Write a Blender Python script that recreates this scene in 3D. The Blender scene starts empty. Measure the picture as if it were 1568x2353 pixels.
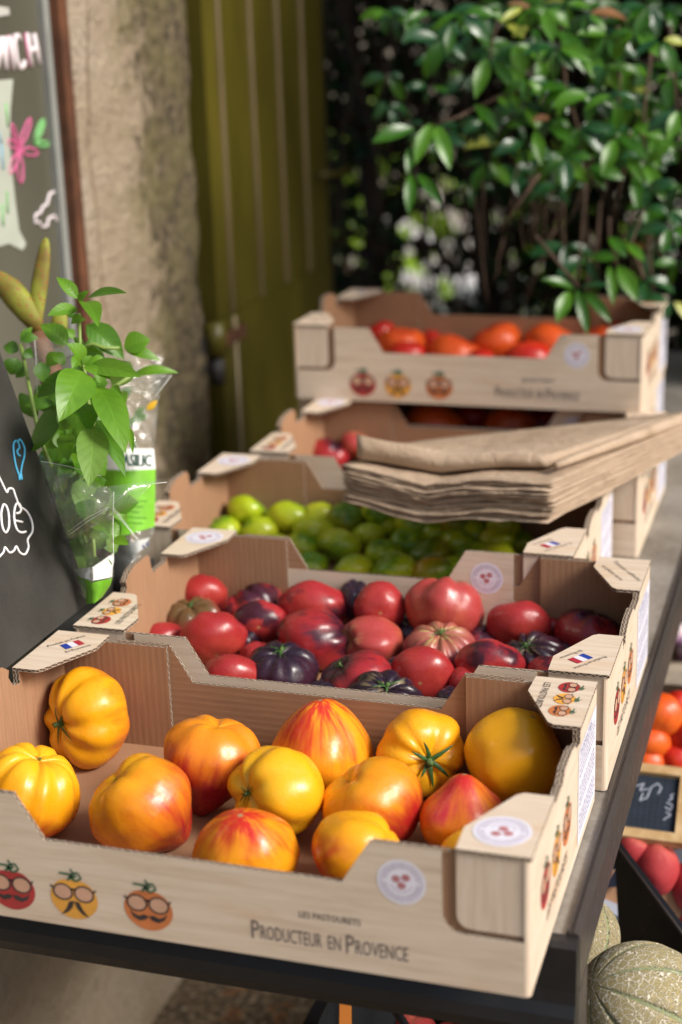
import bpy, bmesh, math, random
from mathutils import Vector, Matrix, noise
R = math.radians
sc = bpy.context.scene
col = sc.collection

# ------------------------------------------------------------------ camera
CAM = Vector((0.1697, -0.9080, 0.6540))
YAW, PITCH, ROLL, FPX = -0.31424, 0.31449, -0.03316, 3587.5     # focal length in pixels of a 1568 px wide picture
_f = Vector((math.sin(YAW)*math.cos(PITCH), math.cos(YAW)*math.cos(PITCH), -math.sin(PITCH)))
_r = Vector((math.cos(YAW), -math.sin(YAW), 0))
_u = _r.cross(_f)
CR = _r*math.cos(ROLL) + _u*math.sin(ROLL)
CU = -_r*math.sin(ROLL) + _u*math.cos(ROLL)
CF = _f
cd = bpy.data.cameras.new('camera'); cam = bpy.data.objects.new('camera', cd); col.objects.link(cam)
m = Matrix.Identity(4)
for i in range(3):
    m[i][0] = CR[i]; m[i][1] = CU[i]; m[i][2] = -CF[i]; m[i][3] = CAM[i]
cam.matrix_world = m
cd.sensor_fit = 'VERTICAL'; cd.sensor_height = 36; cd.sensor_width = 24; cd.lens = 54.9
cd.clip_start = 0.02; cd.clip_end = 200
cd.dof.use_dof = True; cd.dof.focus_distance = 1.36; cd.dof.aperture_fstop = 3.5
sc.camera = cam

def ray(x, y):
    return CF + CR*((x-784)/FPX) - CU*((y-1176.5)/FPX)
def on(x, y, ax, v):          # the point of the plane (axis = v) seen at picture point x, y
    d = ray(x, y); return CAM + d*((v-CAM[ax])/d[ax])
def dep(x, y, d):             # the point at distance d seen at picture point x, y
    return CAM + ray(x, y)*d

# ------------------------------------------------------------------ light
SUN_EL, SUN_AZ = 38, 12        # azimuth: degrees from +X towards -Y
w = bpy.data.worlds.new('World'); sc.world = w; w.use_nodes = True
nt = w.node_tree; bg = nt.nodes['Background']
sky = nt.nodes.new('ShaderNodeTexSky'); sky.sky_type = 'NISHITA'; sky.sun_disc = False
sky.sun_elevation = R(SUN_EL); sky.sun_rotation = R(90+SUN_AZ)
sky.dust_density = 2.5; sky.air_density = 1.0; sky.ozone_density = 0.6
nt.links.new(sky.outputs[0], bg.inputs[0]); bg.inputs[1].default_value = 0.112
ld = bpy.data.lights.new('sun', 'SUN'); ld.energy = 3.1; ld.angle = R(20); ld.color = (1, .945, .875)
sun = bpy.data.objects.new('sun', ld); col.objects.link(sun)
sd = Vector((math.cos(R(SUN_EL))*math.cos(R(SUN_AZ)), -math.cos(R(SUN_EL))*math.sin(R(SUN_AZ)), math.sin(R(SUN_EL))))
sun.rotation_euler = sd.to_track_quat('Z', 'Y').to_euler()
sc.view_settings.view_transform = 'Standard'; sc.view_settings.look = 'None'
sc.view_settings.exposure = 0.35; sc.view_settings.gamma = 1
sc.cycles.max_bounces = 8; sc.cycles.transparent_max_bounces = 16
try: sc.cycles.use_denoising = True
except Exception: pass

# ------------------------------------------------------------------ object helpers
def tag(o, label=None, cat=None, group=None, kind=None):
    if label: o['label'] = label
    if cat: o['category'] = cat
    if group: o['group'] = group
    if kind: o['kind'] = kind
    return o
def link(name, data, parent=None):
    o = bpy.data.objects.new(name, data); col.objects.link(o)
    if parent is not None: o.parent = parent
    return o
def empty(name, loc=(0, 0, 0), rz=0):
    o = link(name, None); o.location = loc; o.rotation_euler = (0, 0, rz)
    o.empty_display_size = .02
    return o
class MB:
    """collects vertices and faces with material slots and uv"""
    def __init__(s): s.v = []; s.f = []; s.m = []; s.uv = {}; s.mats = []; s.att = None
    def mi(s, mat):
        if mat not in s.mats: s.mats.append(mat)
        return s.mats.index(mat)
    def face(s, idx, mat, uv=None):
        if uv: s.uv[len(s.f)] = uv
        s.f.append(tuple(idx)); s.m.append(s.mi(mat))
    def vs(s, pts):
        n = len(s.v); s.v.extend([tuple(p) for p in pts]); return range(n, n+len(pts))
    def poly(s, pts, mat, uv=None):
        s.face(s.vs(pts), mat, uv)
    def box(s, a, b, mat):
        x0, y0, z0 = a; x1, y1, z1 = b
        i = s.vs([(x0,y0,z0),(x1,y0,z0),(x1,y1,z0),(x0,y1,z0),(x0,y0,z1),(x1,y0,z1),(x1,y1,z1),(x0,y1,z1)])
        for q in ((0,3,2,1),(4,5,6,7),(0,1,5,4),(1,2,6,5),(2,3,7,6),(3,0,4,7)): s.face([i[k] for k in q], mat)
    def slab(s, pts, off, mat):
        """quad given by four corners, thickened by the vector off"""
        off = Vector(off); n = len(pts)
        i = s.vs([Vector(p) for p in pts] + [Vector(p)+off for p in pts])
        s.face([i[k] for k in reversed(range(n))], mat); s.face([i[n+k] for k in range(n)], mat)
        for k in range(n):
            j = (k+1) % n; s.face([i[k], i[j], i[n+j], i[n+k]], mat)
    def panel(s, out, th, o, ex, ey, n, mf, mb, me, uvs=1.0):
        """outline (ccw seen against n) extruded by th along n: mb at the origin side, mf on the n side, me on the edges"""
        o, ex, ey, n = map(Vector, (o, ex, ey, n))
        k = len(out)
        a = s.vs([o+ex*p[0]+ey*p[1] for p in out]); b = s.vs([o+ex*p[0]+ey*p[1]+n*th for p in out])
        s.face(list(reversed(a)), mb); s.face(list(b), mf)
        L = 0
        for i in range(k):
            j = (i+1) % k; d = math.dist(out[i], out[j])
            s.face([a[i], a[j], b[j], b[i]], me, [(L, 0), (L+d, 0), (L+d, uvs), (L, uvs)]); L += d
    def tube(s, pts, rad, mat, n=8, cap=True):
        pts = [Vector(p) for p in pts]; rings = []
        if not isinstance(rad, (list, tuple)): rad = [rad]*len(pts)
        prev = None
        for i, p in enumerate(pts):
            t = (pts[min(i+1, len(pts)-1)]-pts[max(i-1, 0)])
            if t.length < 1e-9: t = Vector((0, 0, 1))
            t.normalize()
            if prev is None:
                a = t.orthogonal().normalized()
            else:
                a = (prev - t*prev.dot(t))
                a = a.normalized() if a.length > 1e-6 else t.orthogonal().normalized()
            prev = a; b = t.cross(a)
            rings.append(s.vs([p+(a*math.cos(2*math.pi*k/n)+b*math.sin(2*math.pi*k/n))*rad[i] for k in range(n)]))
        for i in range(len(pts)-1):
            for k in range(n):
                j = (k+1) % n; s.face([rings[i][k], rings[i][j], rings[i+1][j], rings[i+1][k]], mat)
        if cap:
            s.face(list(reversed(rings[0])), mat); s.face(list(rings[-1]), mat)
    def mesh(s, name, smooth=False):
        me = bpy.data.meshes.new(name); me.from_pydata(s.v, [], s.f)
        for mt in s.mats: me.materials.append(mt)
        me.polygons.foreach_set('material_index', s.m)
        if s.uv:
            ul = me.uv_layers.new(name='UVMap')
            for fi, uv in s.uv.items():
                p = me.polygons[fi]
                for k, li in enumerate(p.loop_indices): ul.data[li].uv = uv[k]
        if smooth: me.polygons.foreach_set('use_smooth', [True]*len(s.f))
        me.update(); me.validate()
        return me
    def build(s, name, parent=None, smooth=False):
        return link(name, s.mesh(name, smooth), parent)

# ------------------------------------------------------------------ material helpers
def mat(name, colr=(.5, .5, .5), rough=.6, spec=.5, metal=0):
    m = bpy.data.materials.new(name); m.use_nodes = True
    b = m.node_tree.nodes['Principled BSDF']
    b.inputs['Base Color'].default_value = (*colr, 1); b.inputs['Roughness'].default_value = rough
    b.inputs['Specular IOR Level'].default_value = spec; b.inputs['Metallic'].default_value = metal
    return m, m.node_tree, b
class N:
    """small wrapper for building node graphs"""
    def __init__(s, nt): s.nt = nt
    def new(s, t, **kw):
        n = s.nt.nodes.new(t)
        for k, v in kw.items(): setattr(n, k, v)
        return n
    def L(s, a, b): s.nt.links.new(a, b)
    def inp(s, node, i, v):
        if hasattr(v, 'links'): s.L(v, node.inputs[i])
        else: node.inputs[i].default_value = v
    def math(s, op, a, b=0.0, c=None, clamp=False):
        n = s.new('ShaderNodeMath', operation=op); n.use_clamp = clamp
        s.inp(n, 0, a); s.inp(n, 1, b)
        if c is not None: s.inp(n, 2, c)
        return n.outputs[0]
    def vec(s, x, y, z):
        n = s.new('ShaderNodeCombineXYZ'); s.inp(n, 0, x); s.inp(n, 1, y); s.inp(n, 2, z); return n.outputs[0]
    def sep(s, v):
        n = s.new('ShaderNodeSeparateXYZ'); s.L(v, n.inputs[0]); return n.outputs
    def scale(s, v, k):
        n = s.new('ShaderNodeVectorMath', operation='MULTIPLY'); s.L(v, n.inputs[0]); n.inputs[1].default_value = k; return n.outputs[0]
    def noise(s, v, sc=5, det=3, rough=.5, w=None, dist=0):
        n = s.new('ShaderNodeTexNoise'); n.inputs['Scale'].default_value = sc; n.inputs['Detail'].default_value = det
        n.inputs['Roughness'].default_value = rough; n.inputs['Distortion'].default_value = dist
        if w is not None: n.noise_dimensions = '4D'; s.inp(n, 'W', w)
        if v is not None: s.L(v, n.inputs['Vector'])
        return n.outputs[0]
    def mix(s, f, a, b, mode='MIX'):
        n = s.new('ShaderNodeMix', data_type='RGBA', blend_type=mode); n.clamp_factor = True
        s.inp(n, 0, f)
        for i, c in ((6, a), (7, b)):
            if hasattr(c, 'links'): s.L(c, n.inputs[i])
            else: n.inputs[i].default_value = (*c, 1) if len(c) == 3 else c
        return n.outputs[2]
    def ramp(s, f, stops, interp='LINEAR'):
        n = s.new('ShaderNodeValToRGB'); r = n.color_ramp; r.interpolation = interp
        while len(r.elements) < len(stops): r.elements.new(.5)
        for e, (p, c) in zip(r.elements, stops):
            e.position = p; e.color = (*c, 1) if len(c) == 3 else c
        s.L(f, n.inputs[0]); return n.outputs[0]
    def bump(s, h, st, dist=.01, bsdf=None):
        n = s.new('ShaderNodeBump'); n.inputs['Strength'].default_value = st; n.inputs['Distance'].default_value = dist
        s.L(h, n.inputs['Height'])
        if bsdf: s.L(n.outputs[0], bsdf.inputs['Normal'])
        return n.outputs[0]
def coords(n, kind='Object'):
    return n.new('ShaderNodeTexCoord').outputs[kind]
def ss(n, a, b, x):            # smooth step
    m = n.new('ShaderNodeMapRange', interpolation_type='SMOOTHSTEP')
    n.inp(m, 0, x); m.inputs[1].default_value = a; m.inputs[2].default_value = b
    return m.outputs[0]

def m_plain(name, c, rough=.6, var=.12, sc=30, bump=.0, metal=0, spec=.5):
    m, nt, b = mat(name, c, rough, spec, metal); n = N(nt)
    v = n.noise(coords(n), sc, 5, .6)
    b2 = tuple(min(1, k*(1+var)) for k in c); b1 = tuple(k*(1-var) for k in c)
    n.L(n.ramp(v, [(.3, b1), (.7, b2)]), b.inputs['Base Color'])
    if bump: n.bump(v, bump, .003, b)
    return m

# ---- cardboard
def m_kraft(name, axis, c=(.345, .195, .110)):
    m, nt, b = mat(name, c, .85, .15); n = N(nt)
    co = coords(n); s = n.sep(co); a = s[axis]
    jit = n.noise(co, 14, 2)
    ph = n.math('ADD', n.math('MULTIPLY', a, 2*math.pi/.0062), n.math('MULTIPLY', jit, 1.2))
    wv = n.math('SINE', ph)
    k = {0: (1, .06, .06), 1: (.06, 1, .06), 2: (.06, .06, 1)}[axis]
    st = n.noise(n.scale(co, tuple(x*1.0 for x in k)), 420, 2)
    gr = n.noise(co, 900, 2); big = n.noise(co, 12, 3)
    f = n.math('ADD', n.math('MULTIPLY', ss(n, .35, 1., wv), -.055), n.math('MULTIPLY', st, .30))
    f = n.math('ADD', f, n.math('MULTIPLY', gr, .22)); f = n.math('ADD', f, n.math('MULTIPLY', big, .25))
    n.L(n.ramp(f, [(.1, tuple(x*.70 for x in c)), (.5, tuple(x*1.22 for x in c))]), b.inputs['Base Color'])
    n.bump(wv, .08, .0005, b)
    return m
def m_wood_print(name, axis):
    """the pale printed wood look of the outer side, grain along one axis"""
    m, nt, b = mat(name, (.6, .5, .4), .55, .3); n = N(nt)
    co = coords(n)
    k = [1, 1, 1]; k[axis] = .07
    g = n.noise(n.scale(co, tuple(k)), 190, 5, .62, dist=.3)
    k2 = [1, 1, 1]; k2[axis] = .3
    bl = n.noise(n.scale(co, tuple(k2)), 26, 4, .6)
    base = n.ramp(g, [(.28, (.63, .49, .36)), (.5, (.74, .605, .465)), (.72, (.79, .67, .54))])
    c = n.mix(n.math('MULTIPLY', ss(n, .54, .76, bl), .50), base, (.66, .40, .21))
    gr = n.noise(co, 1100, 1)
    c = n.mix(n.math('MULTIPLY', gr, .10), c, (.3, .2, .12))
    n.L(c, b.inputs['Base Color'])
    n.bump(gr, .05, .0005, b)
    return m
def m_edge():
    """cut edge of corrugated board: two pale liners with a wavy flute between"""
    m, nt, b = mat('corrugated_edge', (.4, .3, .2), .9, .1); n = N(nt)
    uv = n.new('ShaderNodeUVMap'); s = n.sep(uv.outputs[0])
    v = n.math('FRACT', s[1])
    nz = n.noise(coords(n), 120, 3)
    w = n.math('SINE', n.math('ADD', n.math('MULTIPLY', s[0], 2*math.pi/.0066), n.math('MULTIPLY', nz, 7.0)))
    d = n.math('ABSOLUTE', n.math('SUBTRACT', v, n.math('ADD', n.math('MULTIPLY', w, .34), .5)))
    flute = n.math('SUBTRACT', 1, ss(n, .08, .24, d))
    liner = n.math('SUBTRACT', 1, ss(n, .07, .2, n.math('SUBTRACT', .5, n.math('ABSOLUTE', n.math('SUBTRACT', v, .5)))))
    f = n.math('MAXIMUM', flute, liner)
    f = n.math('MULTIPLY', f, n.math('ADD', n.math('MULTIPLY', n.noise(coords(n), 700, 2), .9), .5), clamp=True)
    n.L(n.mix(f, (.07, .045, .028), (.55, .44, .34)), b.inputs['Base Color'])
    n.bump(f, .8, .002, b)
    return m
KX, KY, KZ = m_kraft('kraft_lines_x', 0), m_kraft('kraft_lines_y', 1), m_kraft('kraft_lines_z', 2)
WX, WY = m_wood_print('printed_board_x', 0), m_wood_print('printed_board_y', 1)
WZ = m_wood_print('printed_board_tab', 2)
EDGE = m_edge()
INK = m_plain('print_ink', (.045, .035, .035), .6, .3)
INKG = m_plain('print_ink_grey', (.16, .13, .12), .6, .2)
P_RED = m_plain('print_red', (.42, .035, .035), .5, .12, 60); P_YEL = m_plain('print_yellow', (.80, .38, .06), .5, .12, 60)
P_ORA = m_plain('print_orange', (.60, .19, .06), .5, .12, 60); P_LENS = m_plain('print_lens', (.62, .36, .24), .5, .1, 60)
P_GRN = m_plain('print_leaf', (.03, .13, .06), .5, .2, 60)
P_WHT = m_plain('print_white', (.80, .78, .86), .5, .03); P_LIL = m_plain('print_lilac', (.40, .30, .42), .5, .1)
P_BLU = m_plain('print_blue', (.02, .05, .33), .5, .1); P_FRD = m_plain('print_flag_red', (.45, .03, .05), .5, .1)
P_BTX = m_plain('print_blue_grey', (.14, .16, .33), .5, .2)

# ------------------------------------------------------------------ printing (flat ink on the board, a few tenths of a millimetre thick)
class Print:
    def __init__(s, o, ex, ey):
        s.o, s.ex, s.ey = Vector(o), Vector(ex), Vector(ey); s.n = s.ex.cross(s.ey).normalized(); s.b = MB()
    def P(s, x, y, l): return s.o+s.ex*x+s.ey*y+s.n*(.0002+.00012*l)
    def shape(s, pts, m, l=0): s.b.poly([s.P(x, y, l) for x, y in pts], m)
    def disc(s, cx, cy, rx, ry, m, l=0, n=28, rot=0):
        c, q = math.cos(rot), math.sin(rot)
        s.shape([(cx+rx*math.cos(t)*c-ry*math.sin(t)*q, cy+rx*math.cos(t)*q+ry*math.sin(t)*c) for t in [2*math.pi*k/n for k in range(n)]], m, l)
    def ring(s, cx, cy, rx, ry, w, m, l=0, n=28, a0=0, a1=2*math.pi):
        for k in range(n):
            t0 = a0+(a1-a0)*k/n; t1 = a0+(a1-a0)*(k+1)/n
            s.shape([(cx+(rx-w)*math.cos(t0), cy+(ry-w)*math.sin(t0)), (cx+rx*math.cos(t0), cy+ry*math.sin(t0)),
                     (cx+rx*math.cos(t1), cy+ry*math.sin(t1)), (cx+(rx-w)*math.cos(t1), cy+(ry-w)*math.sin(t1))], m, l)
    def line(s, pts, w, m, l=0):
        for (x0, y0), (x1, y1) in zip(pts, pts[1:]):
            d = math.hypot(x1-x0, y1-y0) or 1; nx, ny = -(y1-y0)/d*w/2, (x1-x0)/d*w/2
            s.shape([(x0-nx, y0-ny), (x1-nx, y1-ny), (x1+nx, y1+ny), (x0+nx, y0+ny)], m, l)
    def face_logo(s, cx, cy, D, kind):
        m = {'red': P_RED, 'yellow': P_YEL, 'orange': P_ORA}[kind]; h = D/2
        T = lambda pts: [(cx+x*h, cy+y*h) for x, y in pts]
        s.shape(T([(1.0*math.cos(t)*(1+.03*math.cos(2*t)), -.08+.92*math.sin(t)-.10*math.exp(-((t-math.pi/2)/.35)**2)) for t in [2*math.pi*k/32 for k in range(32)]]), m, 0)
        for sx in (-1, 1):
            s.disc(cx+sx*.46*h, cy+.18*h, .40*h, .34*h, P_LENS, 1)
            s.ring(cx+sx*.46*h, cy+.18*h, .44*h, .38*h, .07*h, INK, 2)
            s.line(T([(sx*.86, .30), (sx*.98, .42)]), .08*h, INK, 2)
        s.line(T([(-.12, .3), (0, .36), (.12, .3)]), .10*h, INK, 2)
        if kind == 'yellow':
            for sx in (-1, 1): s.shape(T([(0, -.18), (sx*.22, -.22), (sx*.36, -.55), (sx*.62, -.88), (sx*.30, -.72), (sx*.10, -.50)][::sx]), INK, 2)
        else:
            for sx in (-1, 1): s.shape(T([(0, -.36), (sx*.20, -.30), (sx*.42, -.40), (sx*.62, -.32), (sx*.80, -.16), (sx*.66, -.46), (sx*.40, -.60), (sx*.12, -.52)][::sx]), INK, 2)
        s.line(T([(-.55, 1.02), (-.1, 1.0), (.1, .82)]), .09*h, P_GRN, 3)
        s.line(T([(-.2, .72), (.0, 1.05), (.25, 1.12), (.40, .88), (.15, .72), (-.1, .86), (.2, .98)]), .08*h, P_GRN, 3)
        s.line(T([(-.05, 1.25), (.1, 1.0)]), .08*h, P_GRN, 3)
    def sticker(s, cx, cy, r):
        s.disc(cx, cy, r, r, P_WHT, 0, 36); s.ring(cx, cy, r*.86, r*.86, r*.03, P_LIL, 1, 36)
        rnd = random.Random(3)
        for k in range(34):
            a = 2*math.pi*k/34
            if k in (0, 17): continue
            d = r*.70; c, q = math.cos(a), math.sin(a); hh = r*(.06+.04*rnd.random()); ww = r*.03
            s.line([(cx+(d-hh)*c, cy+(d-hh)*q), (cx+(d+hh)*c, cy+(d+hh)*q)], ww*1.6, P_LIL, 1)
        for x, y in ((-.22, .12), (.18, .22), (.0, -.16)):
            s.disc(cx+x*r, cy+y*r, r*.17, r*.15, P_RED, 1, 14)
            s.line([(cx+x*r-.1*r, cy+y*r), (cx+x*r+.1*r, cy+y*r)], r*.04, P_WHT, 2)
        s.ring(cx, cy, r*.46, r*.46, r*.03, P_LIL, 1, 20, math.pi*1.1, math.pi*1.9)
    def build(s, name, parent): return s.b.build(name, parent)
_tc = {}
def text_mesh(txt):
    if txt not in _tc:
        cu = bpy.data.curves.new('lettering', 'FONT'); cu.body = txt; cu.size = 1; cu.resolution_u = 2; cu.align_x = 'LEFT'
        o = bpy.data.objects.new('lettering', cu); col.objects.link(o); bpy.context.view_layer.update()
        me = bpy.data.meshes.new_from_object(o.evaluated_get(bpy.context.evaluated_depsgraph_get()))
        bpy.data.objects.remove(o)
        _tc[txt] = ([v.co.copy() for v in me.vertices], [tuple(p.vertices) for p in me.polygons])
    return _tc[txt]
def put_text(pr, txt, x0, y0, x1, h, m, l=1, rough=0, dx=0, dy=0, cap=1.0):
    """text from (x0,y0) stretched to end at x1 with capital height h; dx,dy gives the reading direction when it is turned"""
    vs, fs = text_mesh(txt)
    a = min(v.x for v in vs); b = max(v.x for v in vs); c = .7
    dirx = Vector((dx, dy)) if (dx or dy) else Vector((1, 0)); dirx.normalize(); diry = Vector((-dirx.y, dirx.x))
    kx = (x1-x0)/(b-a)
    pts = []
    for v in vs:
        u = (v.x-a)*kx; t = v.y/c*h
        q = dirx*u+diry*t
        pts.append(pr.P(x0+q.x, y0+q.y, l))
    i = pr.b.vs(pts)
    for f in fs: pr.b.face([i[k] for k in f], m)

# ------------------------------------------------------------------ crates
CW, CD, CH = .5, .292, .106
def rnd_corner(cx, cz, r, a0, a1, n=4):
    return [(cx+r*math.cos(a0+(a1-a0)*k/n), cz+r*math.sin(a0+(a1-a0)*k/n)) for k in range(n+1)]
NX, NZ = .062, .043
FO = .0045
LONG = ([(FO, 0), (CW-FO, 0), (CW-FO, NZ)] + rnd_corner(CW-NX+.014, NZ+.014, .014, -math.pi/2, -math.pi)
        + [(CW-NX, CH), (.387, CH), (.366, .071), (.134, .071), (.113, CH), (NX, CH)]
        + rnd_corner(NX-.014, NZ+.014, .014, 0, -math.pi/2) + [(FO, NZ)])
FACE = [(FO, NZ+.004), (.040, NZ+.004)] + rnd_corner(.042, NZ+.014, .010, -math.pi/2, 0)[1:] + [(.052, CH), (FO, CH)]
def side_outline(lug):
    a, z = .088, CH
    return [(FO, 0), (CD-FO, 0), (CD-FO, z), (CD-a, z), (CD-a-.002, z-.005), (.176, z-.004), (.172, z-.006), (.166, z-.001), (.163, lug-.004), (.158, lug),
            (.128, lug), (.114, lug-.003), (.104, lug-.010), (.106, lug-.016), (.100, z-.008), (a, z-.011), (a, z), (FO, z)]
FLAP = [(0, 0), (.052, 0), (.053, .030), (.027, .084), (.022, .088), (0, .088)]
def crate_meshes(lugL, lugR):
    """all parts of one crate, printed so that its flaps read: faces (front left), flag (front right), words (back right), round sticker (back left)"""
    parts = []
    def add(name, mb): parts.append((name, mb.mesh(name)))
    t = .0032
    for back in (0, 1):
        # frame that turns the front wall into the back wall by half a turn about the middle
        def T(x, y): return (x, y) if not back else (CW-x, CD-y)
        def V(x, y): return (x, y, 0) if not back else (-x, -y, 0)
        o = T(0, 0)
        b = MB(); b.panel([(p[0], p[1]) for p in reversed(LONG)], t, (o[0], o[1], 0), V(1, 0), (0, 0, 1), V(0, 1), KZ, WX, EDGE)
        add('long_wall', b)
        for k in (0, 1):
            b = MB(); sx = 1 if k == 0 else -1
            q = T(0 if k == 0 else CW, .0012)
            out = FACE if k else list(reversed(FACE))
            b.panel(out, .0018, (q[0], q[1], 0), V(sx, 0), (0, 0, 1), V(0, 1), KX, WZ, EDGE); add('corner_tab', b)
            q = T(.0062 if k == 0 else CW-.0062, t+.0002)
            out = [(0, .004), (.105, .004), (.105, CH-.001), (0, CH-.001)]
            b = MB(); b.panel(out if k else list(reversed(out)), t, (q[0], q[1], 0), V(sx, 0), (0, 0, 1), V(0, 1), KX, KX, EDGE); add('inner_flap', b)
    for k, lug in ((0, lugL), (1, lugR)):
        so = side_outline(lug)
        b = MB()
        if k == 0:
            b.panel(so, .006, (.0002, 0, 0), (0, 1, 0), (0, 0, 1), (1, 0, 0), KY, WY, EDGE, 2.0)
        else:
            b.panel(list(reversed(so)), .006, (CW-.0002, 0, 0), (0, 1, 0), (0, 0, 1), (-1, 0, 0), KY, WY, EDGE, 2.0)
        for i, f in enumerate(b.f): pass
        add('short_wall', b)
    for cx, cy, sx, sy in ((0, 0, 1, 1), (CW, 0, -1, 1), (CW, CD, -1, -1), (0, CD, 1, -1)):
        b = MB(); pr = [(cx+sx*FO*(1-math.cos(q*math.pi/8)), cy+sy*FO*(1-math.sin(q*math.pi/8))) for q in range(5)]
        pr += [(cx+sx*(FO+.0003), cy+sy*.003), (cx+sx*.003, cy+sy*(FO+.0003))]
        if sx*sy > 0: pr = list(reversed(pr))
        b.panel(pr, CH, (0, 0, 0), (1, 0, 0), (0, 1, 0), (0, 0, 1), WZ, WZ, WZ); add('corner_fold', b)
    b = MB(); b.box((.006, .006, .001), (CW-.006, CD-.006, .004), KZ); add('floor_panel', b)
    for cx, cy, sx, sy in ((0, 0, 1, 1), (CW, 0, -1, 1), (CW, CD, -1, -1), (0, CD, 1, -1)):
        b = MB(); out = FLAP if sx*sy > 0 else list(reversed(FLAP))
        b.panel(out, .003, (cx, cy, CH+.0002), (sx, 0, 0), (0, sy, 0), (0, 0, 1), WX, KX, EDGE); add('corner_flap', b)
    # ---- print
    def addp(name, p): parts.append((name, p.b.mesh(name)))
    for back in (0, 1):
        p = Print((0, 0, 0) if not back else (CW, CD, 0), (1, 0, 0) if not back else (-1, 0, 0), (0, 0, 1))
        for x, kd in ((.103, 'red'), (.155, 'yellow'), (.2155, 'orange')):
            q = Print(p.o, p.ex, p.ey); q.face_logo(x, .0262, .038, kd); addp('printed_logo', q)
        q = Print(p.o, p.ex, p.ey); q.sticker(.4095, .0775, .0175); addp('printed_seal', q)
        q = Print(p.o, p.ex, p.ey)
        put_text(q, 'P', .2965, .0145, .3025, .0155, INKG); put_text(q, 'RODUCTEUR', .3035, .0150, .3500, .0115, INKG)
        put_text(q, 'EN', .3545, .0150, .3640, .0115, INKG); put_text(q, 'P', .3680, .0140, .3740, .0155, INKG)
        put_text(q, 'ROVENCE', .3750, .0145, .4135, .0115, INKG); put_text(q, 'LES PASTOURETS', .3335, .0378, .3790, .0052, INK)
        addp('printed_lettering', q)
    for k in (0, 1):
        o, ex = ((0, CD, 0), (0, -1, 0)) if k == 0 else ((CW, 0, 0), (0, 1, 0))
        for x, kd in ((.054, 'red'), (.099, 'yellow'), (.144, 'orange')):
            q = Print(o, ex, (0, 0, 1)); q.face_logo(x, .058, .036, kd); addp('printed_logo', q)
        q = Print(o, ex, (0, 0, 1)); put_text(q, 'LES PASTOURETS', .060, .024, .145, .010, INK)
        q.shape([(.196, .008), (.286, .008), (.286, .092), (.196, .092)], P_WHT, 0)
        rr = random.Random(4)
        for i in range(14):
            y = .016+.0050*i
            if i in (4, 9): continue
            x = .202
            while x < .276:
                l = rr.uniform(.002, .009); q.line([(x, y), (min(x+l, .28), y)], .0017, P_BTX, 1); x += l+.0018
        addp('printed_label', q)
        q = Print(o, ex, (0, 0, 1)); put_text(q, 'TOMATES', .202, .084, .262, .005, P_BTX, 2); addp('printed_lettering', q)
    z = CH+.0034
    q = Print((0, 0, z), (0, 1, 0), (-1, 0, 0))            # front left: reads from front to back, tops outwards
    for x, kd in ((.017, 'red'), (.040, 'yellow'), (.063, 'orange')): q.face_logo(x, -.020, .0200, kd)
    put_text(q, 'LES PASTOURETS', .012, -.0425, .062, .006, INK); addp('printed_logo', q)
    q = Print((CW, 0, z), (1, 0, 0), (0, 1, 0))            # front right: flag
    dx, dy = -.58, -.82; ux, uy = .82, -.58
    fx, fy = -.0290, .0290
    for i, mm in enumerate((P_BLU, P_WHT, P_FRD)):
        a0, a1 = -.0095+.0063*i, -.0095+.0063*(i+1)
        q.shape([(fx+dx*a+ux*h, fy+dy*a+uy*h) for a, h in ((a0, -.006), (a1, -.006), (a1, .006), (a0, .006))], mm, 1)
    x, y = fx-dx*.019+ux*.0095, fy-dy*.019+uy*.0095; put_text(q, 'Produit en France', x, y, x+.038, .0042, INK, 1, dx=dx, dy=dy)
    x, y = fx-dx*.013-ux*.0135, fy-dy*.013-uy*.0135; put_text(q, 'En Provence', x, y, x+.025, .0040, INK, 1, dx=dx, dy=dy)
    addp('printed_flag', q)
    q = Print((CW, CD, z), (1, 0, 0), (0, 1, 0))           # back right: words
    put_text(q, 'Tomates cultivées', -.0370, -.0120, -.0370+.060, .0052, INKG, 1, dx=.54, dy=-.84)
    put_text(q, 'en pleine terre', -.0455, -.0280, -.0455+.044, .0052, INKG, 1, dx=.54, dy=-.84)
    addp('printed_lettering', q)
    q = Print((0, CD, z), (1, 0, 0), (0, 1, 0)); q.sticker(.026, -.030, .0205); addp('printed_seal', q)
    return parts
def place_crate(meshes, x, y, z, rot, turned, label):
    e = empty('tomato_crate', (x, y, z), rot)
    tag(e, label, 'crate', 'printed cardboard tomato crates')
    if turned:                                              # half a turn, so the other long side faces the front
        M = Matrix.Translation((x, y, z)) @ Matrix.Rotation(rot, 4, 'Z') @ Matrix.Translation((CW, CD, 0)) @ Matrix.Rotation(math.pi, 4, 'Z')
        e.location = M.to_translation(); e.rotation_euler = (0, 0, rot+math.pi)
    for name, me in meshes: link(name, me, e)
    return e
_ma = crate_meshes(.108, .124)   # crate turned by half: its own right wall is the one on the left
_mb = crate_meshes(.124, .109)
CR0 = {'A': (-.5, 0, 0, .0, True), 'B': (-.4924, .3067, 0, .001, False), 'C': (-.5705, .5950, 0, 0, False),
       'D': (-.541, .906, 0, 0, False), 'F': (-.578, 1.206, 0, .002, False), 'E': (-.5732, 1.182, .1098, .0016, True)}
LB = {'A': 'printed cardboard crate of yellow tomatoes, in front on the table edge',
      'B': 'printed cardboard crate of red and purple tomatoes behind the yellow ones',
      'C': 'printed cardboard crate full of small green tomatoes, partly under the paper bags',
      'D': 'cardboard crate under the back of the paper bag stack, with a few marbled tomatoes',
      'F': 'lower crate of the stacked pair by the hedge, mostly covered',
      'E': 'upper crate of the stacked pair by the hedge, full of orange-red tomatoes'}
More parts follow.
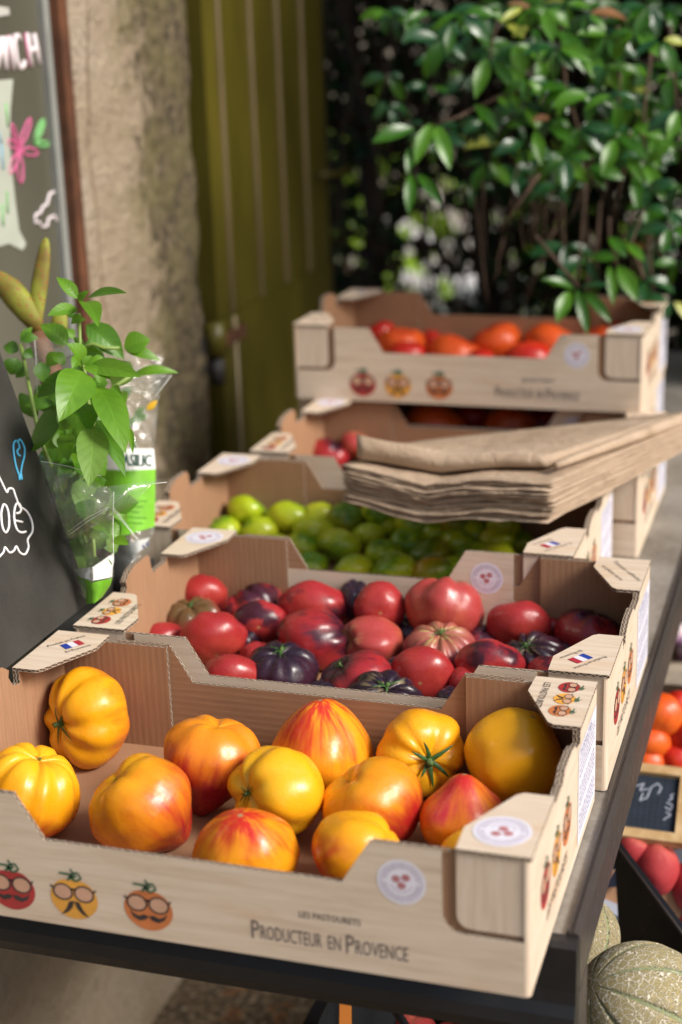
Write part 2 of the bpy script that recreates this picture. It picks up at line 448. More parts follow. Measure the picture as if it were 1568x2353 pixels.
for k, (x, y, z, rt, tn) in CR0.items(): place_crate(_ma if tn else _mb, x, y, z, rt, tn, LB[k])

# ------------------------------------------------------------------ tomatoes
def m_tomato(name, base, blush, shoulder, bl=(-.3, .6), sh=(.55, 1.0), streak=1.0, rough=.26, speck=(.9, .75, .4), sp=.25, tipred=0, star=None, blot=0.0):
    m, nt, b = mat(name, base, rough, .5); n = N(nt)
    at = n.new('ShaderNodeAttribute', attribute_name='tp'); s = n.sep(at.outputs['Vector'])
    rnd = n.new('ShaderNodeObjectInfo').outputs['Random']; w = n.math('MULTIPLY', rnd, 40)
    rho = n.math('ADD', n.math('SQRT', n.math('ADD', n.math('MULTIPLY', s[0], s[0]), n.math('MULTIPLY', s[1], s[1]))), .10)
    v = n.vec(n.math('DIVIDE', s[0], rho), n.math('DIVIDE', s[1], rho), n.math('MULTIPLY', s[2], .22))
    st = n.noise(v, 3.2, 3, .6, w); st2 = n.noise(v, 9, 2, .5, w)
    lo = n.noise(at.outputs['Vector'], .9, 1, .4, w)
    sk = n.math('ADD', n.math('MULTIPLY', n.math('SUBTRACT', st, .5), 1.9*streak), n.math('MULTIPLY', n.math('SUBTRACT', st2, .5), 1.0*streak))
    lo2 = n.math('MULTIPLY', n.math('SUBTRACT', lo, .5), 2.2)
    f = n.math('ADD', n.math('ADD', n.math('MULTIPLY', s[2], -1), sk), lo2)
    f = ss(n, bl[0], bl[1], f)
    c = n.mix(f, base, blush)
    g = n.math('ADD', n.math('ADD', s[2], n.math('MULTIPLY', sk, .5)), n.math('MULTIPLY', lo2, .6))
    g = ss(n, sh[0], sh[1], g)
    c = n.mix(g, c, shoulder)
    if blot:                                               # dark purple flush on one side of the fruit
        bn = n.noise(at.outputs['Vector'], .9, 2, .5, n.math('ADD', w, 7))
        bb = ss(n, .51, .64, n.math('ADD', bn, n.math('MULTIPLY', sk, .12)))
        c = n.mix(n.math('MULTIPLY', bb, blot), c, shoulder)
    if star is not None:                                   # pale lines running out of the stem
        q = n.math('MULTIPLY', ss(n, .62, 1., s[2]), ss(n, .52, .66, st2))
        c = n.mix(q, c, star)
    if tipred:
        c = n.mix(n.math('MULTIPLY', ss(n, .80, 1.03, n.math('ADD', n.math('MULTIPLY', s[2], -1), n.math('MULTIPLY', sk, .3))), tipred), c, (.55, .02, .015))
    vo = n.new('ShaderNodeTexVoronoi'); vo.inputs['Scale'].default_value = 16; n.L(at.outputs['Vector'], vo.inputs['Vector'])
    spk = n.math('MULTIPLY', n.math('SUBTRACT', 1, ss(n, .04, .09, vo.outputs['Distance'])), sp)
    c = n.mix(spk, c, speck)
    c = n.mix(ss(n, .9965, .9990, n.math('MULTIPLY', s[2], -1)), c, (.42, .26, .12))
    dent = n.noise(at.outputs['Vector'], 3.2, 3, .6, w); c = n.mix(n.math('MULTIPLY', ss(n, .60, .75, dent), .22), c, tuple(k*.55+.03 for k in base))
    n.L(c, b.inputs['Base Color'])
    b.inputs['Subsurface Weight'].default_value = .12; b.inputs['Subsurface Radius'].default_value = (1, .35, .12)
    b.inputs['Subsurface Scale'].default_value = .006
    rg = n.noise(at.outputs['Vector'], 7, 4, .6, w)
    n.L(n.ramp(rg, [(.3, (rough*.75,)*3), (.7, (rough*1.6,)*3)]), b.inputs['Roughness'])
    n.bump(n.math('ADD', rg, dent), .10, .003, b)
    return m
YB, YR, YP = (.86, .365, .008), (.72, .085, .012), (.93, .44, .012)
TM = {
 'y':  m_tomato('skin_yellow', YB, (.64, .075, .012), YP, (-.15, 1.35), (.1, .9), .9),
 'yp': m_tomato('skin_yellow_plain', (.90, .43, .010), (.80, .22, .012), (.80, .48, .02), (.9, 2.2), (.2, 1.0), .6),
 'yr': m_tomato('skin_yellow_red_tip', (.82, .29, .010), (.42, .018, .016), YP, (-.55, 1.05), (.5, 1.2), .9),
 'yt': m_tomato('skin_yellow_dark_red_point', (.80, .25, .012), (.34, .010, .020), YB, (-.7, .75), (.6, 1.3), .9),
 'ys': m_tomato('skin_yellow_striped_tip', (.85, .33, .010), (.60, .045, .014), YP, (.05, 1.5), (.2, .9), 1.5, tipred=.85),
 'yk': m_tomato('skin_yellow_pink_tip', (.80, .22, .012), (.60, .035, .06), (.86, .33, .012), (.05, 1.05), (-.2, .5), .8, tipred=.9),
 'r':  m_tomato('skin_red', (.36, .026, .028), (.44, .05, .035), (.30, .025, .028), (.0, 1.8), (.6, 1.3), .6, .25),
 'rp': m_tomato('skin_red_pink', (.42, .055, .050), (.50, .12, .06), (.38, .10, .06), (.0, 1.4), (.5, 1.1), .9, .27, star=(.5, .36, .15)),
 'rd': m_tomato('skin_red_dark_flush', (.36, .024, .028), (.44, .05, .035), (.040, .010, .022), (.2, 1.6), (.30, 1.0), .8, .25, blot=.95),
 'd':  m_tomato('skin_purple', (.045, .013, .026), (.16, .016, .026), (.020, .010, .022), (.2, 1.6), (.2, .9), .8, .24, sp=.35),
 'ds': m_tomato('skin_purple_star', (.055, .013, .024), (.18, .018, .03), (.022, .010, .022), (.1, 1.5), (.2, .9), .9, .25, star=(.30, .23, .10)),
 'pk': m_tomato('skin_pink_star', (.36, .060, .062), (.33, .030, .036), (.38, .12, .08), (-.1, 1.2), (.25, .95), 1.5, .3, star=(.50, .45, .16)),
 'gd': m_tomato('skin_green_shoulder', (.24, .05, .035), (.38, .035, .03), (.13, .075, .03), (.1, 1.0), (.1, .8), 1.1, .28),
 'g':  m_tomato('skin_green', (.40, .50, .014), (.52, .56, .022), (.15, .30, .012), (-.1, .9), (.2, .9), 1.6, .20, sp=.1),
 'gy': m_tomato('skin_green_amber', (.30, .30, .012), (.46, .27, .012), (.10, .20, .010), (.0, 1.0), (.1, .8), 1.5, .24, sp=.1),
 'o':  m_tomato('skin_orange', (.72, .095, .010), (.78, .16, .014), (.55, .04, .01), (.3, 1.4), (.5, 1.2), .8, .34),
 'or': m_tomato('skin_orange_red', (.52, .018, .008), (.64, .05, .010), (.42, .012, .008), (.2, 1.4), (.5, 1.2), .7, .30),
}
SEPAL = m_plain('sepal_green', (.035, .10, .018), .55, .4, 200, .3)
STEMM = m_plain('stem_green', (.09, .16, .035), .6, .35, 200, .3)
def camvec(v): return (CR*v[0]+CU*v[1]-CF*v[2])
def tomato(name, P, rx, ry, kind, stem, n=6, lobe=.10, tip=0, calyx=0, seed=0, flat=.85, label=None, group=None, kidney=0, cat='tomato', segs=(56, 36)):
    """P centre; rx, ry half sizes across and up as seen; stem direction as (right, up, towards viewer)"""
    rnd = random.Random(seed*7+13)
    ax = camvec(Vector(stem)).normalized(); Q = ax.to_track_quat('Z', 'Y').to_matrix() @ Matrix.Rotation(rnd.uniform(0, 6.28), 3, 'Z')
    gro = []
    for k in range(n):
        gro.append(((k+rnd.uniform(-.28, .28))*2*math.pi/n, rnd.uniform(.45, 1.15), rnd.uniform(.16, .30)*(6/n)))
    off = Vector((rnd.random()*9, rnd.random()*9, seed))
    def rr(th, ph):
        d = Vector((math.sin(th)*math.cos(ph), math.sin(th)*math.sin(ph), math.cos(th)))
        g = 0
        for a, dp, wd in gro:
            da = (ph-a+math.pi) % (2*math.pi)-math.pi
            g += dp*math.exp(-(da/wd)**2)
        wgt = max(0, (1+math.cos(th))/2)**1.1
        r = 1 - lobe*g*wgt*min(1, math.sin(th)*2+.25)
        r *= 1 + .07*noise.noise(d*1.3+off)+.02*noise.noise(d*3.1+off)
        r *= 1 - .30*math.exp(-(th/.42)**2)
        if tip: r *= 1 + tip*math.exp(-((math.pi-th)/.55)**2)
        else: r *= 1 - .05*math.exp(-((math.pi-th)/.3)**2)
        if kidney: r *= 1 - kidney*math.exp(-((ph-math.pi)/.7)**2)*math.sin(th)
        p = d*r
        if tip:
            tq = max(0, -math.cos(th))**2.2; p.x *= 1-min(.30, tip)*tq; p.y *= 1-min(.30, tip)*tq
        p.z *= flat if th < math.pi/2 or not tip else flat+.12
        return p, d
    nu, nv = segs; V = []; T = []; F = []
    p, d = rr(0.0, 0); V.append(p); T.append(d)
    for j in range(1, nv):
        for i in range(nu):
            p, d = rr(math.pi*j/nv, 2*math.pi*i/nu); V.append(p); T.append(d)
    p, d = rr(math.pi, 0); V.append(p); T.append(d)
    for i in range(nu): F.append((0, 1+i, 1+(i+1) % nu))
    for j in range(nv-2):
        for i in range(nu):
            a = 1+j*nu+i; b2 = 1+j*nu+(i+1) % nu; F.append((a, a+nu, b2+nu, b2))
    k = 1+(nv-2)*nu
    for i in range(nu): F.append((k+i, len(V)-1, k+(i+1) % nu))
    V = [Q @ p for p in V]
    # fit the seen width and height
    xs = [p.dot(CR) for p in V]; ys = [p.dot(CU) for p in V]; zs = [p.dot(CF) for p in V]
    cx, cy, cz = (max(xs)+min(xs))/2, (max(ys)+min(ys))/2, (max(zs)+min(zs))/2
    sx, sy = 2*rx/(max(xs)-min(xs)), 2*ry/(max(ys)-min(ys)); sz = math.sqrt(sx*sy)
    X = lambda p: CR*((p.dot(CR)-cx)*sx)+CU*((p.dot(CU)-cy)*sy)+CF*((p.dot(CF)-cz)*sz)
    V = [X(p) for p in V]
    me = bpy.data.meshes.new(name); me.from_pydata([tuple(p) for p in V], [], F)
    me.polygons.foreach_set('use_smooth', [True]*len(F)); me.materials.append(TM[kind])
    at = me.attributes.new('tp', 'FLOAT_VECTOR', 'POINT'); at.data.foreach_set('vector', [c for d in T for c in d])
    me.update()
    o = link(name, me); o.location = P
    if label: tag(o, label, cat, group)
    if calyx:
        r0 = (rx+ry)/2*calyx; base = V[0]; N0 = ax
        t1 = N0.orthogonal().normalized(); t2 = N0.cross(t1); b = MB()
        b.tube([base-N0*.002, base+N0*r0*.16, base+N0*r0*.34+t1*r0*.05], [r0*.12, r0*.085, r0*.10], STEMM, 8)
        for k in range(rnd.choice((5, 6, 7))):
            a = k*2*math.pi/6+rnd.uniform(-.25, .25); dr = t1*math.cos(a)+t2*math.sin(a); sdv = N0.cross(dr)
            L = r0*rnd.uniform(.50, .95); lift = rnd.uniform(.15, .60); cur = rnd.uniform(-1, 1); pv = None
            for q in range(6):
                u = q/5; wd = r0*.060*(1-u)**.6*(1.2 if q else .8)
                c = base+N0*(r0*.08+L*(lift*u-.30*u*u)+.0015)+dr*(L*u)+sdv*(L*.30*u*u*cur)
                i = b.vs([c-sdv*wd, c+N0*wd*.5, c+sdv*wd])
                if pv: 
                    b.face([pv[0], pv[1], i[1], i[0]], SEPAL); b.face([pv[1], pv[2], i[2], i[1]], SEPAL)
                pv = i
        b.build('calyx', o, True)
    return o
def sink(t):      # keep the top of the fruit, let the hidden lower half be round
    x, y, z, rx, ry = t
    rv = max(ry, .78*rx); p = Vector((x, y, z))-CU*(rv-ry)
    return p, rx, rv
A = [(-.454,.246,.047,.0398,.0465),(-.439,.112,.044,.0403,.0388),(-.340,.113,.044,.0412,.0398),(-.306,.185,.046,.0415,.0422),(-.228,.240,.047,.0449,.0423),(-.239,.153,.048,.0399,.0374),(-.144,.254,.045,.0382,.0379),(-.062,.251,.053,.0418,.0407),(-.161,.165,.043,.0413,.0364),(-.086,.173,.039,.0367,.0319),(-.235,.074,.041,.0414,.0320),(-.148,.089,.039,.0370,.0330),(-.069,.122,.034,.0250,.0233)]
AS = [('y', (-.74, -.12, .64), 7, .19, 0, .60, 'upright yellow tomato with green stem facing the left wall, back left of the front crate'),
 ('y', (.30, .88, .15), 9, .15, 0, .22, 'ribbed yellow tomato cut by the left border, behind the front wall notch'),
 ('yr', (-.62, .70, .2), 5, .10, .16, .18, 'heart-shaped orange tomato blushed red at its lower right tip, on bare crate floor'),
 ('yt', (.20, .95, .12), 6, .12, .34, 0, 'red-streaked heart tomato standing on its dark red point'),
 ('ys', (.02, -.93, -.2), 7, .05, .17, 0, 'yellow tomato with red streaks around its upturned tip, against the back wall'),
 ('yp', (-.78, .05, .60), 6, .18, 0, .36, 'plump yellow tomato with small dark stem on its left side, centre of front crate'),
 ('y', (.18, -.08, .95), 8, .16, 0, .85, 'glossy orange tomato with star-shaped green calyx facing the viewer'),
 ('yp', (-.3, -.80, -.4), 5, .04, .05, 0, 'largest smooth golden tomato, under the right flap with three printed faces'),
 ('yr', (-.62, .62, .10), 5, .07, .08, .10, 'smooth orange tomato with faint red streak at its lower right, centre right'),
 ('yk', (.02, -.95, -.18), 6, .05, .26, 0, 'orange tomato with bright pink pointed tip upward'),
 ('ys', (.08, -.84, -.46), 8, .05, .12, 0, 'yellow tomato with red star stripes from its tip, behind the low front wall'),
 ('y', (.78, .45, .10), 5, .12, 0, 0, 'creased orange-yellow tomato behind the notch, left of the round seal'),
 ('yp', (.5, -.6, .1), 5, .10, 0, 0, 'small golden tomato bump behind the front right flap')]
for i, (t, (kd, st, n_, lb, tp, cx, lab)) in enumerate(zip(A, AS)):
    tomato('yellow_tomato', Vector(t[:3]), t[3], t[4], kd, st, n_, lb, tp, cx, i+1, .84, lab, 'yellow tomatoes in the front crate')
B = [(-.474,.572,.041,.0263,.022),(-.416,.569,.035,.0341,.0237),(-.343,.566,.047,.0391,.0219),(-.302,.579,.047,.0158,.0214),(-.267,.556,.051,.0265,.0265),(-.199,.564,.050,.0408,.0345),(-.121,.565,.045,.0322,.0206),(-.048,.568,.037,.0354,.0239),(-.466,.523,.036,.0326,.0196),(-.481,.473,.031,.0250,.0146),(-.423,.474,.034,.0347,.0275),(-.390,.522,.036,.0285,.023),(-.320,.502,.038,.0395,.0251),(-.262,.507,.033,.033,.0249),(-.188,.500,.036,.0363,.0245),(-.131,.473,.038,.0341,.0221),(-.096,.513,.033,.0325,.0217),(-.073,.475,.031,.0211,.016),(-.370,.388,.035,.0297,.0204),(-.329,.420,.036,.0365,.0223),(-.253,.420,.035,.0355,.022),(-.212,.379,.038,.038,.0196),(-.192,.444,.031,.0305,.0263),(-.276,.383,.029,.0175,.0108),(-.155,.409,.021,.0157,.0141),(-.092,.582,.029,.0158,.0144)]
BS = [('r', (-.3, .2, -.8), 5, .08, 0, 'orange-red tomato in the far left corner of the second crate'),
 ('rd', (-.5, .75, -.1), 9, .16, 0, 'ribbed tomato, dark left half and red right half, against the back flap'),
 ('rd', (.1, .35, -.9), 3, .26, 0, 'two-lobed red tomato with dark streaks, below the back flap edge'),
 ('d', (0, .6, .2), 5, .1, 0, 'dark purple tomato wedged between two red ones at the back wall'),
 ('r', (0, .2, -.9), 4, .06, 0, 'upright oval red tomato left of the biggest pinkish one'),
 ('rp', (.25, .85, -.45), 6, .15, 0, 'biggest pinkish red tomato, standing tall at the back wall'),
 ('r', (.1, .7, -.7), 3, .12, 0, 'red tomato with vertical white shine, right of the biggest one'),
 ('rd', (.25, .92, .1), 7, .1, .22, 'dark-topped red tomato shaded by the right wall'),
 ('gd', (-.1, .85, .35), 8, .16, .42, 'green and brown shouldered tomato with stem, along the left wall'),
 ('r', (-.5, .3, -.3), 4, .1, 0, 'flat red tomato just behind the left printed flap'),
 ('r', (-.2, .6, -.6), 6, .10, 0, 'large bright red tomato with a blossom scar low at its right'),
 ('rd', (0, .2, -.9), 4, .04, 0, 'smooth round red tomato between a ribbed dark one and a large red one'),
 ('rd', (.85, .35, .1), 6, .08, 0, 'wide red tomato turning purple on its right side'),
 ('rp', (-.85, .1, .35), 4, .07, 0, 'kidney-shaped pinkish tomato with brown shoulder'),
 ('pk', (0, .84, .52), 10, .17, .40, 'pink ribbed tomato with pale star around its green stem'),
 ('rd', (.3, .6, -.6), 5, .07, 0, 'broad crimson tomato left of the dark ribbed one, behind the board tab'),
 ('ds', (-.40, .70, .55), 9, .22, .42, 'dark ribbed tomato with dried stem, near the right wall'),
 ('rd', (.6, .3, -.5), 5, .06, 0, 'reddish tomato tucked behind the flag flap'),
 ('r', (-.1, .5, -.7), 5, .04, 0, 'speckled red tomato at the front wall slope, left end'),
 ('d', (.02, .88, .42), 9, .13, .55, 'blackish purple tomato with curly green stem, front middle left'),
 ('rd', (-.62, .72, .25), 6, .09, .42, 'red tomato with thin pale scar line and green stem at upper left'),
 ('ds', (.1, .80, .60), 9, .18, .50, 'flat black-purple ribbed tomato with pale star, at the low front wall'),
 ('r', (.1, .3, -.9), 5, .04, 0, 'deep red egg-shaped tomato right of the flat black ribbed one'),
 ('d', (0, .8, .2), 6, .1, 0, 'sliver of a dark tomato just over the front wall'),
 ('d', (0, .8, .2), 6, .1, 0, 'small dark tomato in the corner of the notch'),
 ('rd', (0, .2, -.6), 5, .06, 0, 'dark red tomato mostly hidden behind the shiny one at the back')]
FILL = [((940, 1455), .020, 'd', 'dark tomato low in a gap right of the upright oval one'), ((772, 1420), .019, 'rd', 'small dark red tomato low between the two-lobed and the upright oval one'),
 ((1108, 1478), .021, 'rd', 'dark red tomato low under the right side of the biggest one'), ((560, 1475), .018, 'd', 'purple tomato low between two smooth red ones, left half'),
 ((690, 1480), .019, 'rd', 'dark red tomato low behind the blackish purple one'), ((1080, 1575), .021, 'r', 'red tomato low behind the front right notch slope'), ((925, 1545), .019, 'd', 'purple tomato low between the scarred and the egg-shaped one'),
 ((1300, 1500), .020, 'rd', 'dark red tomato low in the shade of the right wall'), ((590, 1510), .018, 'r', 'red tomato low left of the blackish purple one')]
for i, (q, r_, kd, lab) in enumerate(FILL):
    P = on(q[0], q[1], 2, .004+r_*.9); tomato('heirloom_tomato', P, r_, r_*.9, kd, (.2*(i % 3-1), .8, .3), 6, .1, 0, 0, 300+i, .85, lab, 'red and purple tomatoes in the second crate', segs=(32, 20))
for i, (t, (kd, st, n_, lb, cx, lab)) in enumerate(zip(B, BS)):
    P, rx, rv = sink(t)
    if i in (0, 4, 10, 11, 22): P, rx, rv = Vector(t[:3]), t[3], t[4]
    tomato('heirloom_tomato', P, rx*1.03, rv*1.04, kd, st, n_, lb*1.25, 0, cx*1.1, 40+i, .80, lab, 'red and purple tomatoes in the second crate', kidney=.22 if i == 13 else 0)
C = [(-.532,.861,.043,.025,.02),(-.552,.825,.027,.0240,.0176),(-.474,.858,.04,.0297,.0198),(-.505,.837,.028,.0263,.0154),(-.431,.832,.034,.0281,.0195),(-.399,.860,.042,.0251,.0196),(-.435,.793,.026,.0224,.016),(-.387,.794,.029,.0275,.0211),(-.363,.841,.028,.0215,.0172),(-.345,.860,.037,.0196,.0152),(-.313,.863,.043,.0248,.0162),(-.311,.831,.029,.0229,.0149),(-.330,.788,.025,.0225,.0173),(-.278,.806,.025,.0251,.0162),(-.305,.746,.026,.0275,.0163),(-.260,.749,.024,.0248,.0152),(-.353,.742,.024,.0246,.0144),(-.409,.745,.023,.0228,.0135),(-.283,.860,.034,.0226,.014),(-.248,.840,.031,.0233,.0148),(-.231,.860,.038,.0224,.0139),(-.226,.814,.025,.024,.0146),(-.202,.839,.037,.022,.0147),(-.257,.860,.049,.0224,.0139),(-.198,.860,.048,.0212,.0138),(-.181,.860,.028,.0201,.0138),(-.195,.804,.028,.0227,.0144),(-.231,.771,.023,.0225,.0143),(-.469,.800,.022,.0215,.014),(-.354,.854,.058,.0215,.0151),(-.433,.860,.046,.022,.0143),(-.282,.856,.060,.0213,.0139)]
for i, t in enumerate(C):
    P, rx, rv = sink(t); rr_ = random.Random(i)
    if i in (0, 7): P, rx, rv = Vector(t[:3]), t[3], t[4]
    tomato('green_tomato', P, rx, rv, 'gy' if i in (5, 13, 15, 23) else 'g', (rr_.uniform(-.8, .8), rr_.uniform(-.5, .9), rr_.uniform(-.6, .6)), 4, .03, 0,
           .35 if i % 4 in (0, 3) and i not in (0, 7) else 0, 90+i, .88, 'small green striped tomato among many alike in the third crate', 'green tomatoes', segs=(32, 20))
for i, (t, kd, lab) in enumerate(((( -.520,1.169,.033,.0355,.0228), 'rd', 'marbled red-purple tomato in the corner left of the paper bags'),
                   ((-.482,1.177,.046,.0227,.0189), 'rp', 'smaller dull red tomato behind the marbled one, left of the bags'),
                   ((-.440,1.160,.034,.0314,.0213), 'rd', 'dark red tomato half under the left tip of the paper bags'))):
    P, rx, rv = sink(t); tomato('heirloom_tomato', P, rx, rv, kd, (.4, .8, .2), 7, .12, 0, 0, 140+i, .8, lab, 'tomatoes in the crate under the bags', segs=(40, 26))
for i, (t, lab) in enumerate((((-.390,1.321,.039,.0462,.0264), 'wide orange-red tomato in the slot of the lower back crate, left'),
                   ((-.276,1.339,.037,.0407,.0249), 'orange-red tomato in the slot of the lower back crate, right'),
                   ((-.346,1.381,.029,.0269,.0215), 'dark red tomato deep between two orange-red ones in the slot'),
                   ((-.236,1.372,.030,.0298,.0212), 'shaded red tomato at the right end of the slot'))):
    P, rx, rv = sink(t); tomato('orange_tomato', P+Vector((0, -.045, .020)), rx, rv, 'o' if i < 2 else 'or', (.2, .8, -.3), 5, .05, 0, 0, 150+i, .82, lab, 'orange tomatoes in the back crates', segs=(40, 26))
E_ = [(-.527,1.467,.147,.0294,.021,'or','red tomato in the back left corner of the top crate'),(-.474,1.403,.143,.038,.0285,'o','bulky orange tomato behind the left end of the notch, top crate'),
 (-.382,1.386,.142,.0427,.024,'o','wide orange tomato left of centre behind the low wall, top crate'),(-.334,1.455,.144,.0395,.0286,'o','brightest tall orange tomato, back middle of the top crate'),
 (-.265,1.363,.141,.0417,.0222,'or','flat deep red tomato in front, right of centre, top crate'),(-.245,1.458,.146,.0431,.027,'o','orange tomato behind the flat deep red one, top crate'),
 (-.172,1.437,.153,.0424,.0238,'o','orange tomato under the hanging leaves, right part of the top crate'),(-.451,1.354,.138,.0293,.0226,'or','small red-orange tomato low at the left of the notch, top crate'),
 (-.141,1.473,.158,.0267,.0187,'or','dark red tomato by the right wall of the top crate'),(-.339,1.339,.135,.0294,.0196,'or','red tomato low between two orange ones, top crate'),
 (-.195,1.355,.137,.0322,.0206,'or','red tomato at the right slope of the notch, top crate'),(-.435,1.468,.134,.025,.0208,'or','shaded red tomato at the back wall, top crate')]
for i, e in enumerate(E_):
    P, rx, rv = sink(e[:5]); tomato('orange_tomato', P+Vector((0, 0, .002)), rx, rv, e[5], ((i % 3-1)*.5, -.6 if i == 4 else .8, .2), 5, .05, 0, 0, 160+i, .82, e[6], 'orange tomatoes in the back crates', segs=(40, 26))

# ------------------------------------------------------------------ table
def m_zinc():
    m, nt, b = mat('worn_zinc_top', (.2, .2, .2), .55, .4, .15); n = N(nt); co = coords(n)
    a = n.noise(co, 9, 6, .65); c = n.noise(co, 120, 4, .6)
    f = n.math('ADD', n.math('MULTIPLY', a, .7), n.math('MULTIPLY', c, .3))
    n.L(n.ramp(f, [(.3, (.12, .105, .085)), (.5, (.27, .245, .21)), (.7, (.38, .36, .32))]), b.inputs['Base Color'])
    n.bump(c, .2, .002, b); return m
def m_blackpaint(name, c=(.012, .012, .014), rough=.38, scratch=.5):
    m, nt, b = mat(name, c, rough, .5, .0); n = N(nt); co = coords(n)
    a = n.noise(n.scale(co, (1, 1, 1)), 55, 5, .7); s2 = n.noise(n.scale(co, (.25, 1, 2)), 260, 2, .5)
    f = ss(n, .70, .78, n.math('ADD', n.math('MULTIPLY', a, .6), n.math('MULTIPLY', s2, .5)))
    n.L(n.mix(n.math('MULTIPLY', f, scratch), c, (.20, .19, .18)), b.inputs['Base Color'])
    n.L(n.ramp(a, [(.3, (rough*.8,)*3), (.7, (min(1, rough*1.4),)*3)]), b.inputs['Roughness']); n.bump(a, .12, .002, b)
    return m
ZINC, BLK, RIM = m_zinc(), m_blackpaint('black_paint', (.010, .010, .011), .42, .6), m_blackpaint('worn_rim_metal', (.050, .040, .036), .36, .8)
tb = empty('display_table', (-.39, 1.1, -.75)); tag(tb, 'long table with grey worn top and black metal frame carrying the crates', 'table')
def tpart(name, b, smooth=False):
    o = b.build(name, tb, smooth); o.location = -Vector(tb.location); return o
b = MB(); b.box((-.615, .085, -.030), (.0098, 2.1, -.0012), ZINC); tpart('table_top', b)
b = MB()
# side rail with a raised lip, drawn as a profile along y
prof = [(.0100, -.012), (.0100, .0004), (.0108, .0024), (.0124, .0026), (.0130, .0006), (.0144, .0006), (.0152, .0020), (.0166, .0016), (.0194, -.0006), (.0206, -.0036), (.0206, -.047), (.0190, -.050), (.0150, -.050)]
i0 = b.vs([(x, .0842, z) for x, z in prof]); i1 = b.vs([(x, 2.1, z) for x, z in prof]); k = len(prof)
for i in range(k): j = (i+1) % k; b.face([i0[i], i1[i], i1[j], i0[j]], RIM)
b.face(list(i0), RIM); b.face(list(reversed(i1)), RIM); tpart('side_rail', b)
b = MB()
prof = [(.084, -.0010), (.074, -.0010), (.070, -.004), (.0695, -.040), (.068, -.050), (.063, -.058), (.061, -.068), (.064, -.078), (.072, -.084), (.084, -.084)]
i0 = b.vs([(-.615, y, z) for y, z in prof]); i1 = b.vs([(.0204, y, z) for y, z in prof]); k = len(prof)
for i in range(k): j = (i+1) % k; b.face([i0[i], i0[j], i1[j], i1[i]], BLK)
b.face(list(reversed(i0)), BLK); b.face(list(i1), BLK); tpart('front_rail', b, False)
for x, y in ((.0004, .1045), (-.59, .1045), (-.59, 2.05), (-.001, 2.05)):
    b = MB(); b.box((x-.02, y-.02, -.75), (x+.02, y+.02, -.0505), BLK if x < -.1 else RIM); tpart('leg', b)

# ------------------------------------------------------------------ ground, wall, shop window, shutter
def m_gravel():
    m, nt, b = mat('gravel_aggregate', (.2, .17, .12), .85, .3); n = N(nt); co = coords(n)
    v = n.new('ShaderNodeTexVoronoi'); v.inputs['Scale'].default_value = 110; n.L(co, v.inputs['Vector'])
    v2 = n.new('ShaderNodeTexVoronoi'); v2.inputs['Scale'].default_value = 45; n.L(co, v2.inputs['Vector'])
    s = n.sep(v.outputs['Color']); s2 = n.sep(v2.outputs['Color'])
    c = n.ramp(s[0], [(0, (.12, .085, .05)), (.4, (.20, .145, .09)), (.75, (.28, .21, .135)), (1, (.38, .30, .21))])
    c = n.mix(ss(n, .8, .85, s2[0]), c, (.26, .12, .05))
    c = n.mix(ss(n, .35, .7, v.outputs['Distance']), c, (.08, .06, .04))
    n.L(c, b.inputs['Base Color']); n.bump(v.outputs['Distance'], -.8, .01, b); return m
b = MB(); b.poly([(-60, -60, -.75), (60, -60, -.75), (60, 90, -.75), (-60, 90, -.75)], m_gravel())
tag(b.build('ground'), kind='structure')
def m_pave():
    m, nt, b = mat('pale_paving', (.6, .55, .5), .8, .3); n = N(nt); co = coords(n)
    a = n.noise(co, 1.2, 5, .6); n.L(n.ramp(a, [(.35, (.35, .30, .22)), (.6, (.80, .76, .72))]), b.inputs['Base Color']); return m
b = MB(); b.poly([(-9, 3.7, -.745), (9, 3.7, -.745), (9, 10.9, -.745), (-9, 10.9, -.745)], m_pave())
tag(b.build('pavement'), kind='structure')
def m_stone(name, stain=True):
    m, nt, b = mat(name, (.5, .4, .3), .9, .2); n = N(nt); co = coords(n); s = n.sep(co)
    big = n.noise(co, 3.2, 5, .6); mid = n.noise(co, 34, 6, .72); fine = n.noise(co, 90, 4, .6)
    c = n.ramp(big, [(.3, (.33, .255, .175)), (.5, (.44, .35, .25)), (.7, (.52, .44, .35))])
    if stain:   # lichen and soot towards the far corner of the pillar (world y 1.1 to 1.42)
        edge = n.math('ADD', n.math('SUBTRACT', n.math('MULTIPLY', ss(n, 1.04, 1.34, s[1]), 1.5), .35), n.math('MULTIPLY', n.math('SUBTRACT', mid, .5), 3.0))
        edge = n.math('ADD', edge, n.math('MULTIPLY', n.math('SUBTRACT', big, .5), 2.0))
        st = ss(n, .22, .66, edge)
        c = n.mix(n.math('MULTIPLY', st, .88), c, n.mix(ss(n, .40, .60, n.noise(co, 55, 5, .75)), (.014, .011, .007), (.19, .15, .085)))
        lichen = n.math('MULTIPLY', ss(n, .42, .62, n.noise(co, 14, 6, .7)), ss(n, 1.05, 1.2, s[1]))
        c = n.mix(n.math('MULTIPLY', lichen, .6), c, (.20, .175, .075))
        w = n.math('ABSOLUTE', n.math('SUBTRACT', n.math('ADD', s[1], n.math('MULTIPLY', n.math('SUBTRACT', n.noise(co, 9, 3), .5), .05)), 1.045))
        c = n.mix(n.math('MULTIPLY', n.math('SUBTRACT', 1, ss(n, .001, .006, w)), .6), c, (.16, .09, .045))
    c = n.mix(n.math('MULTIPLY', ss(n, .5, .75, fine), .35), c, (.2, .15, .10))
    n.L(c, b.inputs['Base Color'])
    h = n.math('ADD', n.math('MULTIPLY', mid, .7), n.math('MULTIPLY', fine, .3)); n.bump(h, .9, .03, b); return m
STONE, STONE2 = m_stone('old_plaster_stone'), m_stone('plinth_stone', False)
